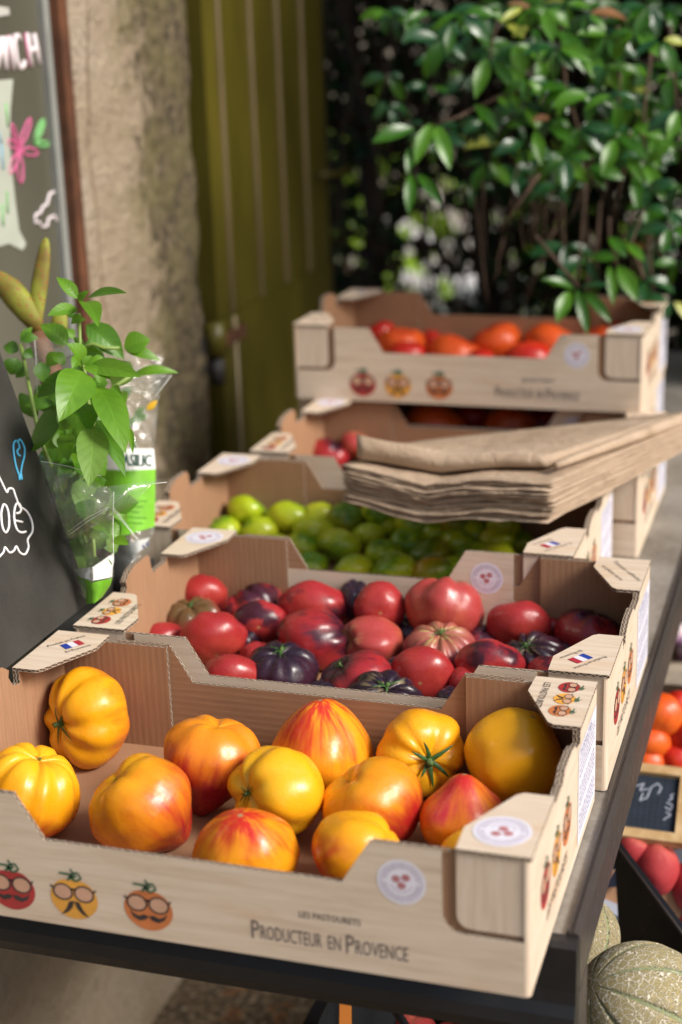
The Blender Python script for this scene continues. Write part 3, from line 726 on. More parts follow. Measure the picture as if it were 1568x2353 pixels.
def rough_block(b, a, c, m, nx, nz, jit, seed):
    """block whose +X face is a grid with an uneven surface and uneven far edge"""
    x0, y0, z0 = a; x1, y1, z1 = c; g = {}
    for j in range(nz+1):
        for i in range(nx+1):
            y = y0+(y1-y0)*i/nx; z = z0+(z1-z0)*j/nz
            d = jit*noise.noise(Vector((y*9, z*9, seed)))+jit*.6*noise.noise(Vector((y*30, z*30, seed)))
            yy = y + (jit*1.4*noise.noise(Vector((z*14, seed, 3))) if i == nx else 0)
            g[i, j] = b.vs([(x1+(d if 0 < i else 0), yy, z)])[0]
    for j in range(nz):
        for i in range(nx): b.face([g[i, j], g[i+1, j], g[i+1, j+1], g[i, j+1]], m)
    bk = {j: b.vs([(x0, y1, z0+(z1-z0)*j/nz)])[0] for j in range(nz+1)}
    for j in range(nz): b.face([g[nx, j], bk[j], bk[j+1], g[nx, j+1]], m)
    b.poly([(x0, y0, z0), (x1, y0, z0), (x1, y0, z1), (x0, y0, z1)], m)
b = MB(); rough_block(b, (-1.15, 1.0052, -.74), (-.80, 1.396, 2.6), STONE, 30, 160, .008, 1.0)
tag(b.build('stone_pillar', None, True), 'weathered beige stone pillar with dark lichen between shop window and green shutter', 'wall')
b = MB(); b.box((-1.1, -1.6, -.75), (-.715, 1.005, -.22), STONE2)
tag(b.build('stone_plinth'), 'pale stone plinth at ground level under the shop window', 'wall')
SW = empty('shop_window', (-.8, -.3, -.2)); tag(SW, 'dark shop window with hand-painted letters and a pink flower, rusty brown edge', 'window')
def swp(name, b, sm=False):
    o = b.build(name, SW, sm); o.location = -Vector(SW.location); return o
mg, nt_, bg_ = mat('dark_glass', (.10, .098, .075), .16, .5); n = N(nt_)
gz = n.noise(n.scale(coords(n), (1, 1, .5)), 2.2, 3); n.L(n.ramp(gz, [(.35, (.085, .082, .060)), (.65, (.155, .150, .115))]), bg_.inputs['Base Color'])
b = MB(); b.box((-.83, -1.6, -.2), (-.822, .9648, 2.6), mg); swp('pane', b)
FRG = m_plain('grey_frame', (.26, .27, .25), .45, .12, 20); RUST = m_plain('rusty_brown', (.10, .036, .014), .8, .5, 18, .3)
b = MB(); b.box((-.85, .9650, -.2), (-.814, .9810, 2.6), FRG); swp('frame', b)
b = MB(); b.box((-.86, .9812, -.2), (-.801, 1.0050, 2.6), RUST); swp('edge_strip', b)
b = MB(); b.box((-1.0, -1.6, -.2195), (-.79, .9645, -.2005), FRG); swp('sill', b)
PWH = m_plain('window_paint_white', (.78, .70, .72), .6, .08); PPK = m_plain('window_paint_pink', (.62, .12, .28), .6, .15)
PGN = m_plain('window_paint_green', (.16, .42, .14), .6, .15); PGR = m_plain('window_paint_grey', (.50, .49, .45), .6, .1); PBL = m_plain('window_paint_blue', (.16, .36, .50), .6, .15)
XG = -.8215
def g3(x, y): return on(x, y, 0, XG)
def strokes(pts_list, w, m, name, closed=False):
    b = MB()
    for pts in pts_list: b.tube([g3(*p) for p in pts], w, m, 6)
    return swp(name, b, True)
H1 = [[(-16, 80), (-8, 160)], [(-8, 160), (4, 85)], [(4, 85), (15, 158)], [(28, 84), (32, 158)], [(46, 92), (38, 84), (32, 92)], [(36, 84), (34, 110), (40, 150), (50, 152), (54, 140)]]
strokes([[(-14, 78), (-6, 158)], [(-6, 158), (2, 90)], [(2, 84), (13, 160)], [(14, 160), (12, 84)]], .0036, PWH, 'painted_letter')
strokes([[(21, 82), (31, 160)]], .0036, PWH, 'painted_letter')
strokes([[(46, 92), (41, 82), (34, 84), (33, 100), (38, 140), (45, 157), (54, 152), (56, 140)]], .0036, PWH, 'painted_letter')
strokes([[(61, 76), (71, 152)], [(77, 78), (90, 148)], [(64, 117), (86, 112)]], .0040, PWH, 'painted_letter')
strokes([[(19, 80), (29, 161)], [(58, 76), (68, 154)], [(93, 146), (81, 76)], [(31, 86), (38, 80), (48, 92)]], .0016, PPK, 'painted_outline')
def petal(cx, cy, tx, ty, w):
    dx, dy = tx-cx, ty-cy; L = math.hypot(dx, dy); nx, ny = -dy/L*w, dx/L*w
    return [(cx, cy), (cx+dx*.45+nx, cy+dy*.45+ny), (cx+dx*.85+nx*.8, cy+dy*.85+ny*.8), (tx, ty), (cx+dx*.85-nx*.8, cy+dy*.85-ny*.8), (cx+dx*.45-nx, cy+dy*.45-ny), (cx, cy)]
strokes([petal(44, 345, 27, 284, 4), petal(44, 345, 70, 272, 6), petal(44, 345, 88, 352, 9), petal(44, 345, 48, 422, 7), petal(44, 345, 22, 400, 7), petal(44, 345, 16, 322, 7), [(36, 340), (50, 350), (40, 352)]], .0017, PPK, 'painted_flower')
strokes([petal(80, 330, 100, 275, 6), petal(80, 330, 112, 332, 6), [(82, 322), (92, 300), (98, 285)]], .0022, PGN, 'painted_leaf')
strokes([[(150, 392), (138, 398), (134, 412), (127, 415), (126, 440), (114, 446), (108, 470), (98, 476), (94, 488), (82, 494), (80, 512), (90, 510), (98, 522), (108, 520), (112, 502), (124, 496), (134, 514), (148, 518), (158, 522)]], .0020, PWH, 'painted_line')
b = MB(); cl = [(-80, 190), (30, 182), (24, 250), (22, 330), (28, 400), (36, 470), (44, 530), (60, 560), (52, 575), (20, 560), (-80, 590)]
b.slab([on(x, y, 0, -.8212) for x, y in reversed(cl)], (.0006, 0, 0), m_plain('pale_curtain', (.42, .45, .38), .8, .15, 8)); swp('curtain_poster', b)
strokes([[(12, 238), (14, 260), (18, 292)], [(4, 470), (6, 520)], [(14, 440), (16, 490)]], .0026, PGN, 'painted_leaf')
strokes([[(2, 330), (6, 390)], [(-6, 300), (2, 330)]], .0024, PBL, 'painted_line')
b = MB(); b.slab([on(x, y, 0, -.8212) for x, y in [(-60, 5), (20, 18), (22, 34), (-60, 48)]], (.0006, 0, 0), PGR); swp('paper_strip', b)
# shutter
def m_olive(name, c=(.102, .085, .010)):
    m, nt, b = mat(name, c, .38, .5); n = N(nt); co = coords(n)
    a = n.noise(n.scale(co, (1, 1, .25)), 14, 5, .6)
    n.L(n.ramp(a, [(.3, tuple(k*.75 for k in c)), (.7, tuple(k*1.25 for k in c))]), b.inputs['Base Color']); n.bump(a, .08, .003, b); return m
OLV = m_olive('olive_paint'); BEAD = m_olive('edge_light_paint', (.42, .33, .20)); IRON = m_plain('old_iron', (.03, .027, .025), .6, .4, 60, .2)  # pale bead colour paints in the light caught by the board edges
sh = empty('wooden_shutter', (-.8, 1.8, -.3)); tag(sh, 'olive green wooden shutter with vertical boards and pale bead lines of painted-in edge light', 'shutter')
def shp(name, b, sm=False):
    o = b.build(name, sh, sm); o.location = -Vector(sh.location); return o
ys = [1.456, 1.519, 1.661, 1.796, 1.928, 2.06]
for y0, y1 in zip(ys, ys[1:]):
    b = MB(); b.box((-.835, y0+.001, .166), (-.80, y1-.001, 2.6), OLV); shp('board', b)
for y in ys[1:-1]:
    b = MB(); b.tube([(-.7995, y, .168), (-.7995, y, 2.6)], .0052, BEAD, 10); shp('bead', b, True)
b = MB(); b.box((-.840, 1.456, -.35), (-.797, 2.06, .165), OLV); shp('bottom_rail', b)
b = MB(); b.tube([(-.7965, 1.519, -.34), (-.7965, 1.519, .16)], .0035, BEAD, 8); shp('bead', b, True)
b = MB(); b.box((-.797, 1.425, .118), (-.792, 1.56, .140), m_plain('rusted_strap', (.12, .05, .025), .7, .4, 40)); shp('hinge_strap', b)
b = MB(); b.tube([on(735, 402, 0, -.785), on(775, 400, 0, -.775), on(800, 385, 0, -.76)], .006, OLV, 8); shp('latch', b, True)
hg = empty('hinge_pin', (-.785, 1.40, .10)); tag(hg, 'olive iron hinge pin on the pillar corner beside the shutter', 'hinge')
b = MB(); b.tube([(-.785, 1.403, .118), (-.785, 1.403, .172)], .017, OLV, 16); o = b.build('barrel', hg, True); o.location = -Vector(hg.location)
b = MB(); b.tube([(-.785, 1.403, .070), (-.785, 1.403, .112)], .013, IRON, 12); o = b.build('pin', hg, True); o.location = -Vector(hg.location)
b = MB(); b.box((-.90, 1.375, .092), (-.797, 1.43, .150), IRON); o = b.build('bracket', hg); o.location = -Vector(hg.location)
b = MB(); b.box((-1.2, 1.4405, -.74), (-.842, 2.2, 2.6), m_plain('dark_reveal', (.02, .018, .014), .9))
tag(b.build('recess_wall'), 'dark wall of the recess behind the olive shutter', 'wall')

# ------------------------------------------------------------------ leaves
def m_leaf(name, c, c2, rough=.35, vein=.5, trans=.25, spec=.5, veinc=1.6):
    m, nt, b = mat(name, c, rough, spec); n = N(nt)
    uv = n.new('ShaderNodeUVMap'); s = n.sep(uv.outputs[0])      # u along the leaf, v -1..1 across
    av = n.math('ABSOLUTE', s[1])
    mid = n.math('SUBTRACT', 1, ss(n, .015, .07, av))
    sv = n.math('SINE', n.math('MULTIPLY', n.math('SUBTRACT', s[0], n.math('MULTIPLY', n.math('POWER', av, .8), .22)), 44))
    side = ss(n, .80, 1.0, sv)
    vv = n.math('MAXIMUM', mid, n.math('MULTIPLY', side, .55))
    big = n.noise(coords(n), 26, 3)
    base = n.mix(ss(n, .35, .65, big), c, c2)
    n.L(n.mix(n.math('MULTIPLY', vv, vein), base, tuple(min(1, k*veinc) for k in c2)), b.inputs['Base Color'])
    h = n.math('SUBTRACT', n.math('MULTIPLY', sv, -.35), n.math('MULTIPLY', mid, 1.2))
    n.bump(h, .22, .0010, b)
    out = nt.nodes['Material Output']; tr = n.new('ShaderNodeBsdfTranslucent'); mx = n.new('ShaderNodeMixShader'); mx.inputs[0].default_value = trans
    tr.inputs[0].default_value = (min(1, c2[0]*2.2), min(1, c2[1]*1.7), c2[2], 1)
    n.L(b.outputs[0], mx.inputs[1]); n.L(tr.outputs[0], mx.inputs[2]); n.L(mx.outputs[0], out.inputs[0])
    return m
def leaf(b, base, tip, width, nrm, m, droop=.12, fold=.25, nu=7, nv=3, twist=0, pt=.42, wav=0):
    """one blade: base and tip, width, facing nrm; droops against nrm, folded along the midrib"""
    base, tip, nrm = Vector(base), Vector(tip), Vector(nrm)
    t = tip-base; L = t.length; t /= L
    n0 = (nrm-t*nrm.dot(t)).normalized(); sd = t.cross(n0)
    rows = []
    for i in range(nu+1):
        u = i/nu
        prof = min(1, (u/pt)) if u < pt else max(0, (1-u)/(1-pt))
        prof = math.sin(prof*math.pi/2)**(.72 if u < pt else .88)
        wd = width/2*max(prof, .02)
        c = base+t*(L*u)+n0*(L*droop*(4*u*(1-u)*.9-.6*u*u))
        a = twist*u; s2 = sd*math.cos(a)+n0*math.sin(a); n2 = n0*math.cos(a)-sd*math.sin(a)
        rows.append(b.vs([c+s2*(wd*k/nv)+n2*(wd*fold*abs(k/nv)**1.2 + (wav*wd*math.sin(u*15+k) if abs(k) == nv else 0)) for k in range(-nv, nv+1)]))
    for i in range(nu):
        for k in range(2*nv):
            a, c = rows[i], rows[i+1]
            uv = [(i/nu, k/nv-1), (i/nu, (k+1)/nv-1), ((i+1)/nu, (k+1)/nv-1), ((i+1)/nu, k/nv-1)]
            b.face([a[k], a[k+1], c[k+1], c[k]], m, uv)

# ------------------------------------------------------------------ basil
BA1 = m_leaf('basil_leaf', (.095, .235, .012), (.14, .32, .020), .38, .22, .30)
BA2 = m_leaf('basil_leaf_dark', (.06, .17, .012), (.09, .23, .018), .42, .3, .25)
BA3 = m_leaf('basil_leaf_pale', (.13, .25, .04), (.17, .32, .055), .5, .3, .3)
BST = m_plain('basil_stem', (.20, .30, .06), .5, .15, 60)
def Bc(x, y): return (x/3.64, 603+y/3.64)
def Bd(x, y): return (x/3.64, 948+y/3.64)
basil = empty('basil_plant', dep(230, 1360, 1.57)); tag(basil, 'fresh basil plant in clear sleeve between the black slate and the crates', 'plant', 'potted basil')
LV = [ (Bc(655,305), Bc(475,120), 24, 1, 1.50, 1.50), (Bc(735,300), Bc(1055,245), 27, 2, 1.5, 1.47), (Bc(650,390), Bc(402,435), 26, 1, 1.49, 1.47), (Bc(705,330), Bc(825,510), 34, 1, 1.49, 1.45),
 (Bc(660,330), Bc(740,235), 14, 1, 1.49, 1.48), (Bc(700,465), Bc(600,505), 20, 1, 1.50, 1.48), (Bc(640,450), Bc(560,440), 12, 2, 1.52, 1.52), (Bc(570,690), Bc(340,515), 38, 1, 1.52, 1.50), (Bc(725,520), Bc(1040,800), 46, 2, 1.51, 1.46),
 (Bc(1040,715), Bc(1255,640), 44, 1, 1.53, 1.50), (Bc(1045,725), Bc(1340,812), 22, 1, 1.53, 1.48), (Bc(700,700), Bc(820,720), 24, 2, 1.54, 1.53), (Bc(640,690), Bc(690,640), 20, 2, 1.53, 1.53), (Bc(560,560), Bc(620,640), 18, 1, 1.55, 1.55),
 (Bc(700,855), Bc(575,680), 40, 1, 1.45, 1.43), (Bc(740,870), Bc(1172,945), 36, 1, 1.44, 1.41), (Bc(720,860), Bc(925,965), 34, 1, 1.44, 1.42), (Bc(700,860), Bc(770,780), 16, 1, 1.44, 1.44), (Bc(690,910), Bc(510,1300), 66, 1, 1.43, 1.38),
 (Bc(815,1035), Bc(1055,1565), 54, 1, 1.43, 1.38), (Bc(650,1180), Bc(750,1400), 46, 2, 1.44, 1.41), (Bc(660,912), Bc(295,1125), 34, 2, 1.46, 1.48), (Bc(530,1310), Bc(215,1560), 78, 2, 1.46, 1.42), (Bc(600,1190), Bc(690,1410), 40, 1, 1.47, 1.45),
 (Bd(780,110), Bd(752,602), 54, 3, 1.42, 1.37), (Bd(825,60), Bd(1045,508), 34, 2, 1.44, 1.40), (Bd(1085,130), Bd(1115,335), 11, 1, 1.44, 1.42), (Bd(640,215), Bd(340,400), 60, 1, 1.47, 1.43), (Bd(700,400), Bd(480,530), 40, 2, 1.49, 1.47),
 (Bd(755,540), Bd(680,860), 50, 3, 1.50, 1.47), (Bd(560,530), Bd(600,765), 56, 2, 1.53, 1.50), (Bd(690,960), Bd(765,1165), 28, 3, 1.52, 1.50), (Bd(440,440), Bd(420,680), 50, 2, 1.54, 1.52), (Bd(620,760), Bd(480,900), 44, 2, 1.55, 1.53), (Bd(620,900), Bd(560,1090), 44, 2, 1.56, 1.55),
 (Bc(1090,830), Bc(940,1040), 42, 3, 1.55, 1.55), (Bc(1110,950), Bc(1490,905), 20, 1, 1.57, 1.57), (Bc(940,1040), Bc(1015,1110), 16, 1, 1.47, 1.46), (Bc(160,740), Bc(30,700), 24, 2, 1.58, 1.58), (Bc(170,650), Bc(320,625), 20, 2, 1.57, 1.57), (Bc(180,660), Bc(270,540), 16, 1, 1.57, 1.57),
 (Bc(140,800), Bc(90,940), 36, 2, 1.57, 1.57), (Bc(240,900), Bc(130,960), 30, 2, 1.57, 1.57), (Bc(200,740), Bc(280,790), 20, 2, 1.57, 1.57), (Bc(430,1130), Bc(280,1200), 60, 2, 1.56, 1.56), (Bc(300,1160), Bc(180,1250), 50, 2, 1.57, 1.57), (Bc(460,1180), Bc(200,1190), 20, 2, 1.50, 1.52),
 (Bc(750,1100), Bc(790,1000), 14, 1, 1.45, 1.45), (Bc(840,1010), Bc(820,930), 12, 1, 1.45, 1.45), (Bc(690,1400), Bc(620,1460), 18, 1, 1.46, 1.46)]
rnd = random.Random(5)
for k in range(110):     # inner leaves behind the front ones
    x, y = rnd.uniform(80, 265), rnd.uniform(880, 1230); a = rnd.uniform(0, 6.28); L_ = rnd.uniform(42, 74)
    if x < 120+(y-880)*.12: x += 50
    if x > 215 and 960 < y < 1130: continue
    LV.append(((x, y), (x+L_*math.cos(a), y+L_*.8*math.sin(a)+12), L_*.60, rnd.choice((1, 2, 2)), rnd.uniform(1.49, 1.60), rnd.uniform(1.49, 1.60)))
for k in range(64):     # outer leaves of the bush
    x, y = rnd.uniform(75, 275), rnd.uniform(800, 1270); a = rnd.uniform(.2, 2.9); L_ = rnd.uniform(34, 62)
    if x < 62+(y-790)*.24+18: x += 55
    if y < 900 and (x > 240 or x < 90): continue
    if x+L_*max(0, math.cos(a)) > 258 and 940 < y < 1130: continue
    LV.append(((x, y), (x+L_*math.cos(a), y+L_*math.sin(a)*.9), L_*.56, rnd.choice((1, 1, 2)), rnd.uniform(1.45, 1.55), rnd.uniform(1.44, 1.53)))
for k in range(30):
    x, y = rnd.uniform(125, 250), rnd.uniform(1090, 1290); a = rnd.uniform(.6, 2.6); L_ = rnd.uniform(34, 58)
    if x < 125+(y-1050)*.30: x += 45
    if x > 250: continue
    LV.append(((x, y), (x+L_*math.cos(a), y+L_*math.sin(a)), L_*.56, rnd.choice((1, 2, 3)), rnd.uniform(1.47, 1.52), rnd.uniform(1.47, 1.51)))
LEAN = R(16.5); sl = Vector((-.500, .3603, .1125)); _up = Vector((-math.sin(LEAN), 0, math.cos(LEAN))); _nn = _up.cross(Vector((0, -1, 0)))
def behind(p, d):
    # distance kept behind the plane of the leaning slate left of its edge
    if p[0] > (p[1]-770)*.352+4: return d
    r_ = ray(*p); return max(d, (sl-CAM).dot(_nn)/r_.dot(_nn)+.03)
bl = Vector(basil.location)
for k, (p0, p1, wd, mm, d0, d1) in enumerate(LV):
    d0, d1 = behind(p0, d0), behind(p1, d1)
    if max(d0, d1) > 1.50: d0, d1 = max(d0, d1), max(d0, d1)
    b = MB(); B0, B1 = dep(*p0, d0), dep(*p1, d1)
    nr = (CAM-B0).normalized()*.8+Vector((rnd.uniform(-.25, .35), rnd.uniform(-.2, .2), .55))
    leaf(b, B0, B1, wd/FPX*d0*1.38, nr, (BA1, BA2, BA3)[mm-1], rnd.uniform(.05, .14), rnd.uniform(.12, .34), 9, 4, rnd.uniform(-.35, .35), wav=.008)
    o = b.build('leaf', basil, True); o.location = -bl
b = MB()
for pts in ([(182, 720), (184, 790), (196, 860), (205, 930), (200, 1010), (190, 1120), (215, 1240), (222, 1350)], [(196, 870), (216, 900), (222, 945), (208, 1010)], [(275, 800), (240, 800), (215, 790), (190, 800)],
            [(48, 790), (58, 840), (70, 900), (90, 1000), (150, 1150)], [(300, 865), (260, 890), (230, 960), (210, 1100)]):
    b.tube([dep(x, y, 1.50 if x > 60 or pts[0][0] > 60 else 1.57) for i, (x, y) in enumerate(pts)], .0019, BST, 8)
o = b.build('stem', basil, True); o.location = -bl
def m_film():
    m = bpy.data.materials.new('clear_film'); m.use_nodes = True; nt = m.node_tree; n = N(nt)
    for x in list(nt.nodes):
        if x.type != 'OUTPUT_MATERIAL': nt.nodes.remove(x)
    out = [x for x in nt.nodes if x.type == 'OUTPUT_MATERIAL'][0]
    tr = n.new('ShaderNodeBsdfTransparent'); tr.inputs[0].default_value = (.93, .95, .93, 1)
    gl = n.new('ShaderNodeBsdfGlossy'); gl.inputs['Roughness'].default_value = .12; df = n.new('ShaderNodeBsdfDiffuse'); df.inputs[0].default_value = (.75, .78, .74, 1)
    co = coords(n); h = n.noise(co, 26, 3, .5, dist=1.5)
    bp = n.new('ShaderNodeBump'); bp.inputs['Strength'].default_value = .9; bp.inputs['Distance'].default_value = .012; n.L(h, bp.inputs['Height'])
    n.L(bp.outputs[0], gl.inputs['Normal'])
    fr = n.new('ShaderNodeFresnel'); fr.inputs[0].default_value = 1.45; n.L(bp.outputs[0], fr.inputs['Normal'])
    m1 = n.new('ShaderNodeMixShader'); n.L(n.math('ADD', n.math('MULTIPLY', fr.outputs[0], .9), .03, clamp=True), m1.inputs[0]); n.L(tr.outputs[0], m1.inputs[1]); n.L(gl.outputs[0], m1.inputs[2])
    m2 = n.new('ShaderNodeMixShader'); n.L(n.math('ADD', n.math('MULTIPLY', ss(n, .55, .75, h), .18), .06), m2.inputs[0]); n.L(m1.outputs[0], m2.inputs[1]); n.L(df.outputs[0], m2.inputs[2])
    n.L(m2.outputs[0], out.inputs[0]); return m
FILM = m_film()
LGREEN = m_plain('label_lime', (.17, .46, .025), .35, .35, 16, .2); LWHITE = m_plain('label_white', (.78, .80, .78), .4, .04); LTXT = m_plain('label_text', (.03, .09, .06), .5, .2)
def sheet(px, ds, m, name, parent, loc, cols=8, wob=0, seed=0):
    """curved sheet through rows of picture points (each row left to right) at the given distances"""
    b = MB(); rows = []
    for r, (row, d) in enumerate(zip(px, ds)):
        pts = []
        for c in range(cols+1):
            t = c/cols*(len(row)-1); i = min(int(t), len(row)-2); f = t-i
            x = row[i][0]*(1-f)+row[i+1][0]*f; y = row[i][1]*(1-f)+row[i+1][1]*f
            bow = -.018*math.sin(math.pi*c/cols)+wob*noise.noise(Vector((c*.9, r*.9, seed)))
            pts.append(dep(x, y, d+bow))
        rows.append(b.vs(pts))
    for r in range(len(rows)-1):
        for c in range(cols):
            b.face([rows[r][c], rows[r+1][c], rows[r+1][c+1], rows[r][c+1]], m, [(c/cols, r), (c/cols, r+1), ((c+1)/cols, r+1), ((c+1)/cols, r)])
    o = b.build(name, parent, True); o.location = -Vector(loc); return o
def interp_rows(a, b_, n):
    return [[(p[0]*(1-t)+q[0]*t, p[1]*(1-t)+q[1]*t) for p, q in zip(a, b_)] for t in [i/n for i in range(n+1)]]
# front sleeve of the near plant
top = [(85, 1040), (150, 1070), (210, 1100), (262, 1130)]; bot = [(160, 1325), (190, 1375), (222, 1378), (262, 1325)]
rw = interp_rows(top, bot, 6); sheet(rw, [1.43+.012*i for i in range(7)], FILM, 'sleeve', basil, bl, 10, .012, 1)
sheet([[(95, 1060), (230, 1120), (385, 1100)], [(150, 1225), (230, 1180), (352, 1110)], [(158, 1245), (235, 1200), (300, 1165)]], [1.42, 1.41, 1.43], FILM, 'sleeve_fold', basil, bl, 10, .01, 3)
sheet([[(172, 1308), (215, 1302), (262, 1270)], [(182, 1326), (215, 1334), (258, 1326)]], [1.485, 1.485], LWHITE, 'label', basil, bl, 6)
sheet([[(176, 1322), (215, 1338), (259, 1328)], [(188, 1352), (222, 1362), (254, 1345)], [(200, 1388), (218, 1386), (236, 1372)]], [1.486, 1.487, 1.488], LGREEN, 'label', basil, bl, 6)
b = MB(); P0 = dep(205, 1365, 1.56)
b.tube([(P0.x-.02, P0.y+.02, .002), (P0.x-.02, P0.y+.02, .07)], [.034, .046], m_plain('nursery_pot', (.03, .03, .03), .6), 20); o = b.build('pot', basil, True); o.location = -bl
FILM_HL = m_plain('film_highlight', (.78, .80, .76), .25, .05)  # white tubes draw in the highlights along the film edges and folds
for pts, d in (([(157, 1222), (200, 1190), (250, 1165)], 1.405), ([(158, 1230), (205, 1196), (248, 1170)], 1.405), ([(262, 1130), (260, 1220), (262, 1290), (252, 1335)], 1.42), ([(95, 1060), (160, 1072), (233, 1094)], 1.42),
               ([(258, 1170), (300, 1220), (330, 1262)], 1.50), ([(262, 1168), (318, 1240), (338, 1258)], 1.50), ([(384, 1108), (350, 1112), (300, 1125), (255, 1160)], 1.42), ([(80, 782), (86, 860), (84, 940)], 1.56), ([(340, 930), (362, 905), (395, 862)], 1.57)):
    b = MB(); b.tube([dep(x, y, d) for x, y in pts], .0003, FILM_HL, 5); o = b.build('sleeve_edge_highlight', basil, True); o.location = -bl
# second plant behind with its printed sleeve
bas2 = empty('basil_plant', dep(310, 1250, 1.74)); tag(bas2, 'second basil behind, in printed sleeve reading BASILIC above a lime green band', 'plant', 'potted basil'); l2 = Vector(bas2.location)
D0 = 1.70
sheet(interp_rows([(225, 1030), (290, 1030), (354, 1031)], [(228, 1078), (290, 1081), (358, 1078)], 2), [D0, D0, D0], LWHITE, 'label', bas2, l2, 8)
sheet(interp_rows([(228, 1078), (290, 1081), (358, 1078)], [(238, 1226), (290, 1230), (356, 1210)], 4), [D0]*5, LGREEN, 'label', bas2, l2, 8)
sheet(interp_rows([(205, 835), (290, 810), (375, 815)], [(238, 1030), (290, 1030), (354, 1031)], 3), [D0+.01]*4, FILM, 'sleeve', bas2, l2, 8, .02, 5)
sheet(interp_rows([(238, 1226), (290, 1230), (356, 1210)], [(262, 1330), (290, 1310), (345, 1262)], 3), [D0]*4, FILM, 'sleeve', bas2, l2, 8, .01, 6)
sheet([[(60, 785), (130, 770), (225, 800), (320, 850), (395, 860)], [(70, 850), (140, 860), (225, 880), (300, 905), (362, 905)]], [1.60, 1.58], FILM, 'sleeve', bas2, l2, 12, .012, 8)
sheet([[(80, 782), (150, 792), (228, 808)], [(84, 860), (100, 850), (130, 830)]], [1.575, 1.575], FILM, 'sleeve', bas2, l2, 6, .01, 9)
sheet([[(288, 1250), (345, 1235)], [(296, 1290), (330, 1260)]], [1.69, 1.69], LWHITE, 'barcode_label', bas2, l2, 2)
p = dep(270, 1070, D0-.030); ex = (dep(345, 1072, D0-.030)-p).normalized(); ey = (CU-ex*CU.dot(ex)).normalized()
q = Print(p, ex, ey); LW = (dep(346, 1072, D0-.030)-p).length
for k in range(4): put_text(q, 'BASILIC', .0005*k, 0, LW+.0005*k, .0128, LTXT, 3+k)
#
o = q.build('printed_lettering', bas2); o.location = -l2
q = Print(dep(262, 1150, D0-.022), ex, ey)
for k in range(5): q.line([(0, -.006*k), (.036-.004*(k % 3), -.006*k)], .0011, m_plain('label_small_print', (.06, .25, .02)) if k == 0 else bpy.data.materials['label_small_print'], 1)
o = q.build('printed_lettering', bas2); o.location = -l2
b = MB()
for k in range(5): x = 300+k*9; b.poly([dep(xx, yy, 1.685) for xx, yy in ((x, 1262-k*4), (x+4, 1260-k*4), (x+6, 1274-k*5), (x+2, 1276-k*5))], P_BTX)
o = b.build('printed_bars', bas2); o.location = -l2
for k in range(26):
    x, y = rnd.uniform(225, 345), rnd.uniform(880, 1230); a = rnd.uniform(0, 6.28); L_ = rnd.uniform(30, 50)
    b = MB(); B0 = dep(x, y, 1.76); B1 = dep(x+L_*math.cos(a), y+L_*math.sin(a), 1.76)
    if max(B0.z, B1.z) > .30: continue
    leaf(b, B0, B1, L_*.5/FPX*1.75, (CAM-B0).normalized()+Vector((0, 0, .5)), BA2, .08, .2, 6, 2); o = b.build('leaf', bas2, True); o.location = -l2
b = MB(); P0 = dep(300, 1290, 1.78); b.tube([(P0.x, P0.y, .002), (P0.x, P0.y, .07)], [.030, .042], m_plain('nursery_pot_b', (.03, .03, .03), .6), 20); o = b.build('pot', bas2, True); o.location = -l2
b = MB(); leaf(b, dep(338, 942, 1.66), dep(362, 920, 1.66), 16/FPX*1.66, CAM-dep(338, 942, 1.66), m_plain('yellow_leaf', (.70, .42, .02), .5), .05, .2); o = b.build('yellow_leaf', bas2, True); o.location = -l2

# ------------------------------------------------------------------ prickly pear behind the basil
def m_cactus():
    m, nt, b = mat('cactus_skin', (.3, .3, .05), .6, .3); n = N(nt); co = coords(n)
    v = n.new('ShaderNodeTexVoronoi'); v.inputs['Scale'].default_value = 210; n.L(co, v.inputs['Vector'])
    a = n.noise(co, 20, 3); c = n.mix(ss(n, .35, .65, a), (.26, .28, .035), (.15, .10, .02))
    n.L(n.mix(n.math('SUBTRACT', 1, ss(n, .15, .4, v.outputs['Distance'])), c, (.28, .09, .035)), b.inputs['Base Color']); n.bump(v.outputs['Distance'], -.4, .003, b); return m
cact = empty('cactus', dep(95, 740, 1.66)); tag(cact, 'reddish green cactus with flat pointed pads behind the basil', 'cactus'); cl_ = Vector(cact.location)
CAC = m_cactus(); DC = 1.66
def pad(pts, wids, name='pad'):
    b = MB(); rings = []
    for (x, y), w_ in zip(pts, wids):
        c = dep(x, y, DC); rings.append(b.vs([c+CR*(w_/FPX*DC*math.cos(a))+CF*(w_*.55/FPX*DC*math.sin(a)) for a in [2*math.pi*k/14 for k in range(14)]]))
    for i in range(len(rings)-1):
        for k in range(14): j = (k+1) % 14; b.face([rings[i][k], rings[i][j], rings[i+1][j], rings[i+1][k]], CAC)
    b.face(list(reversed(rings[0])), CAC); b.face(list(rings[-1]), CAC)
    o = b.build(name, cact, True); o.location = -cl_
pad([(84, 768), (84, 740), (86, 700), (92, 650), (99, 600), (103, 570), (105, 552), (106, 546)], [10, 14, 18, 20, 17, 13, 8, 2])
pad([(86, 765), (72, 735), (52, 705), (32, 675), (12, 645), (-2, 628), (-8, 620)], [10, 28, 36, 38, 32, 18, 4])
pad([(136, 800), (136, 760), (138, 730), (141, 712), (142, 706)], [12, 20, 18, 12, 3])
b = MB(); b.tube([dep(84, 766, DC), dep(96, 800, DC), dep(120, 860, DC), Vector((dep(130, 960, DC).x, dep(130, 960, DC).y, .06))], [.009, .012, .013, .014], m_plain('cactus_stem', (.16, .07, .035), .7, .3, 60), 10); o = b.build('stem', cact, True); o.location = -cl_
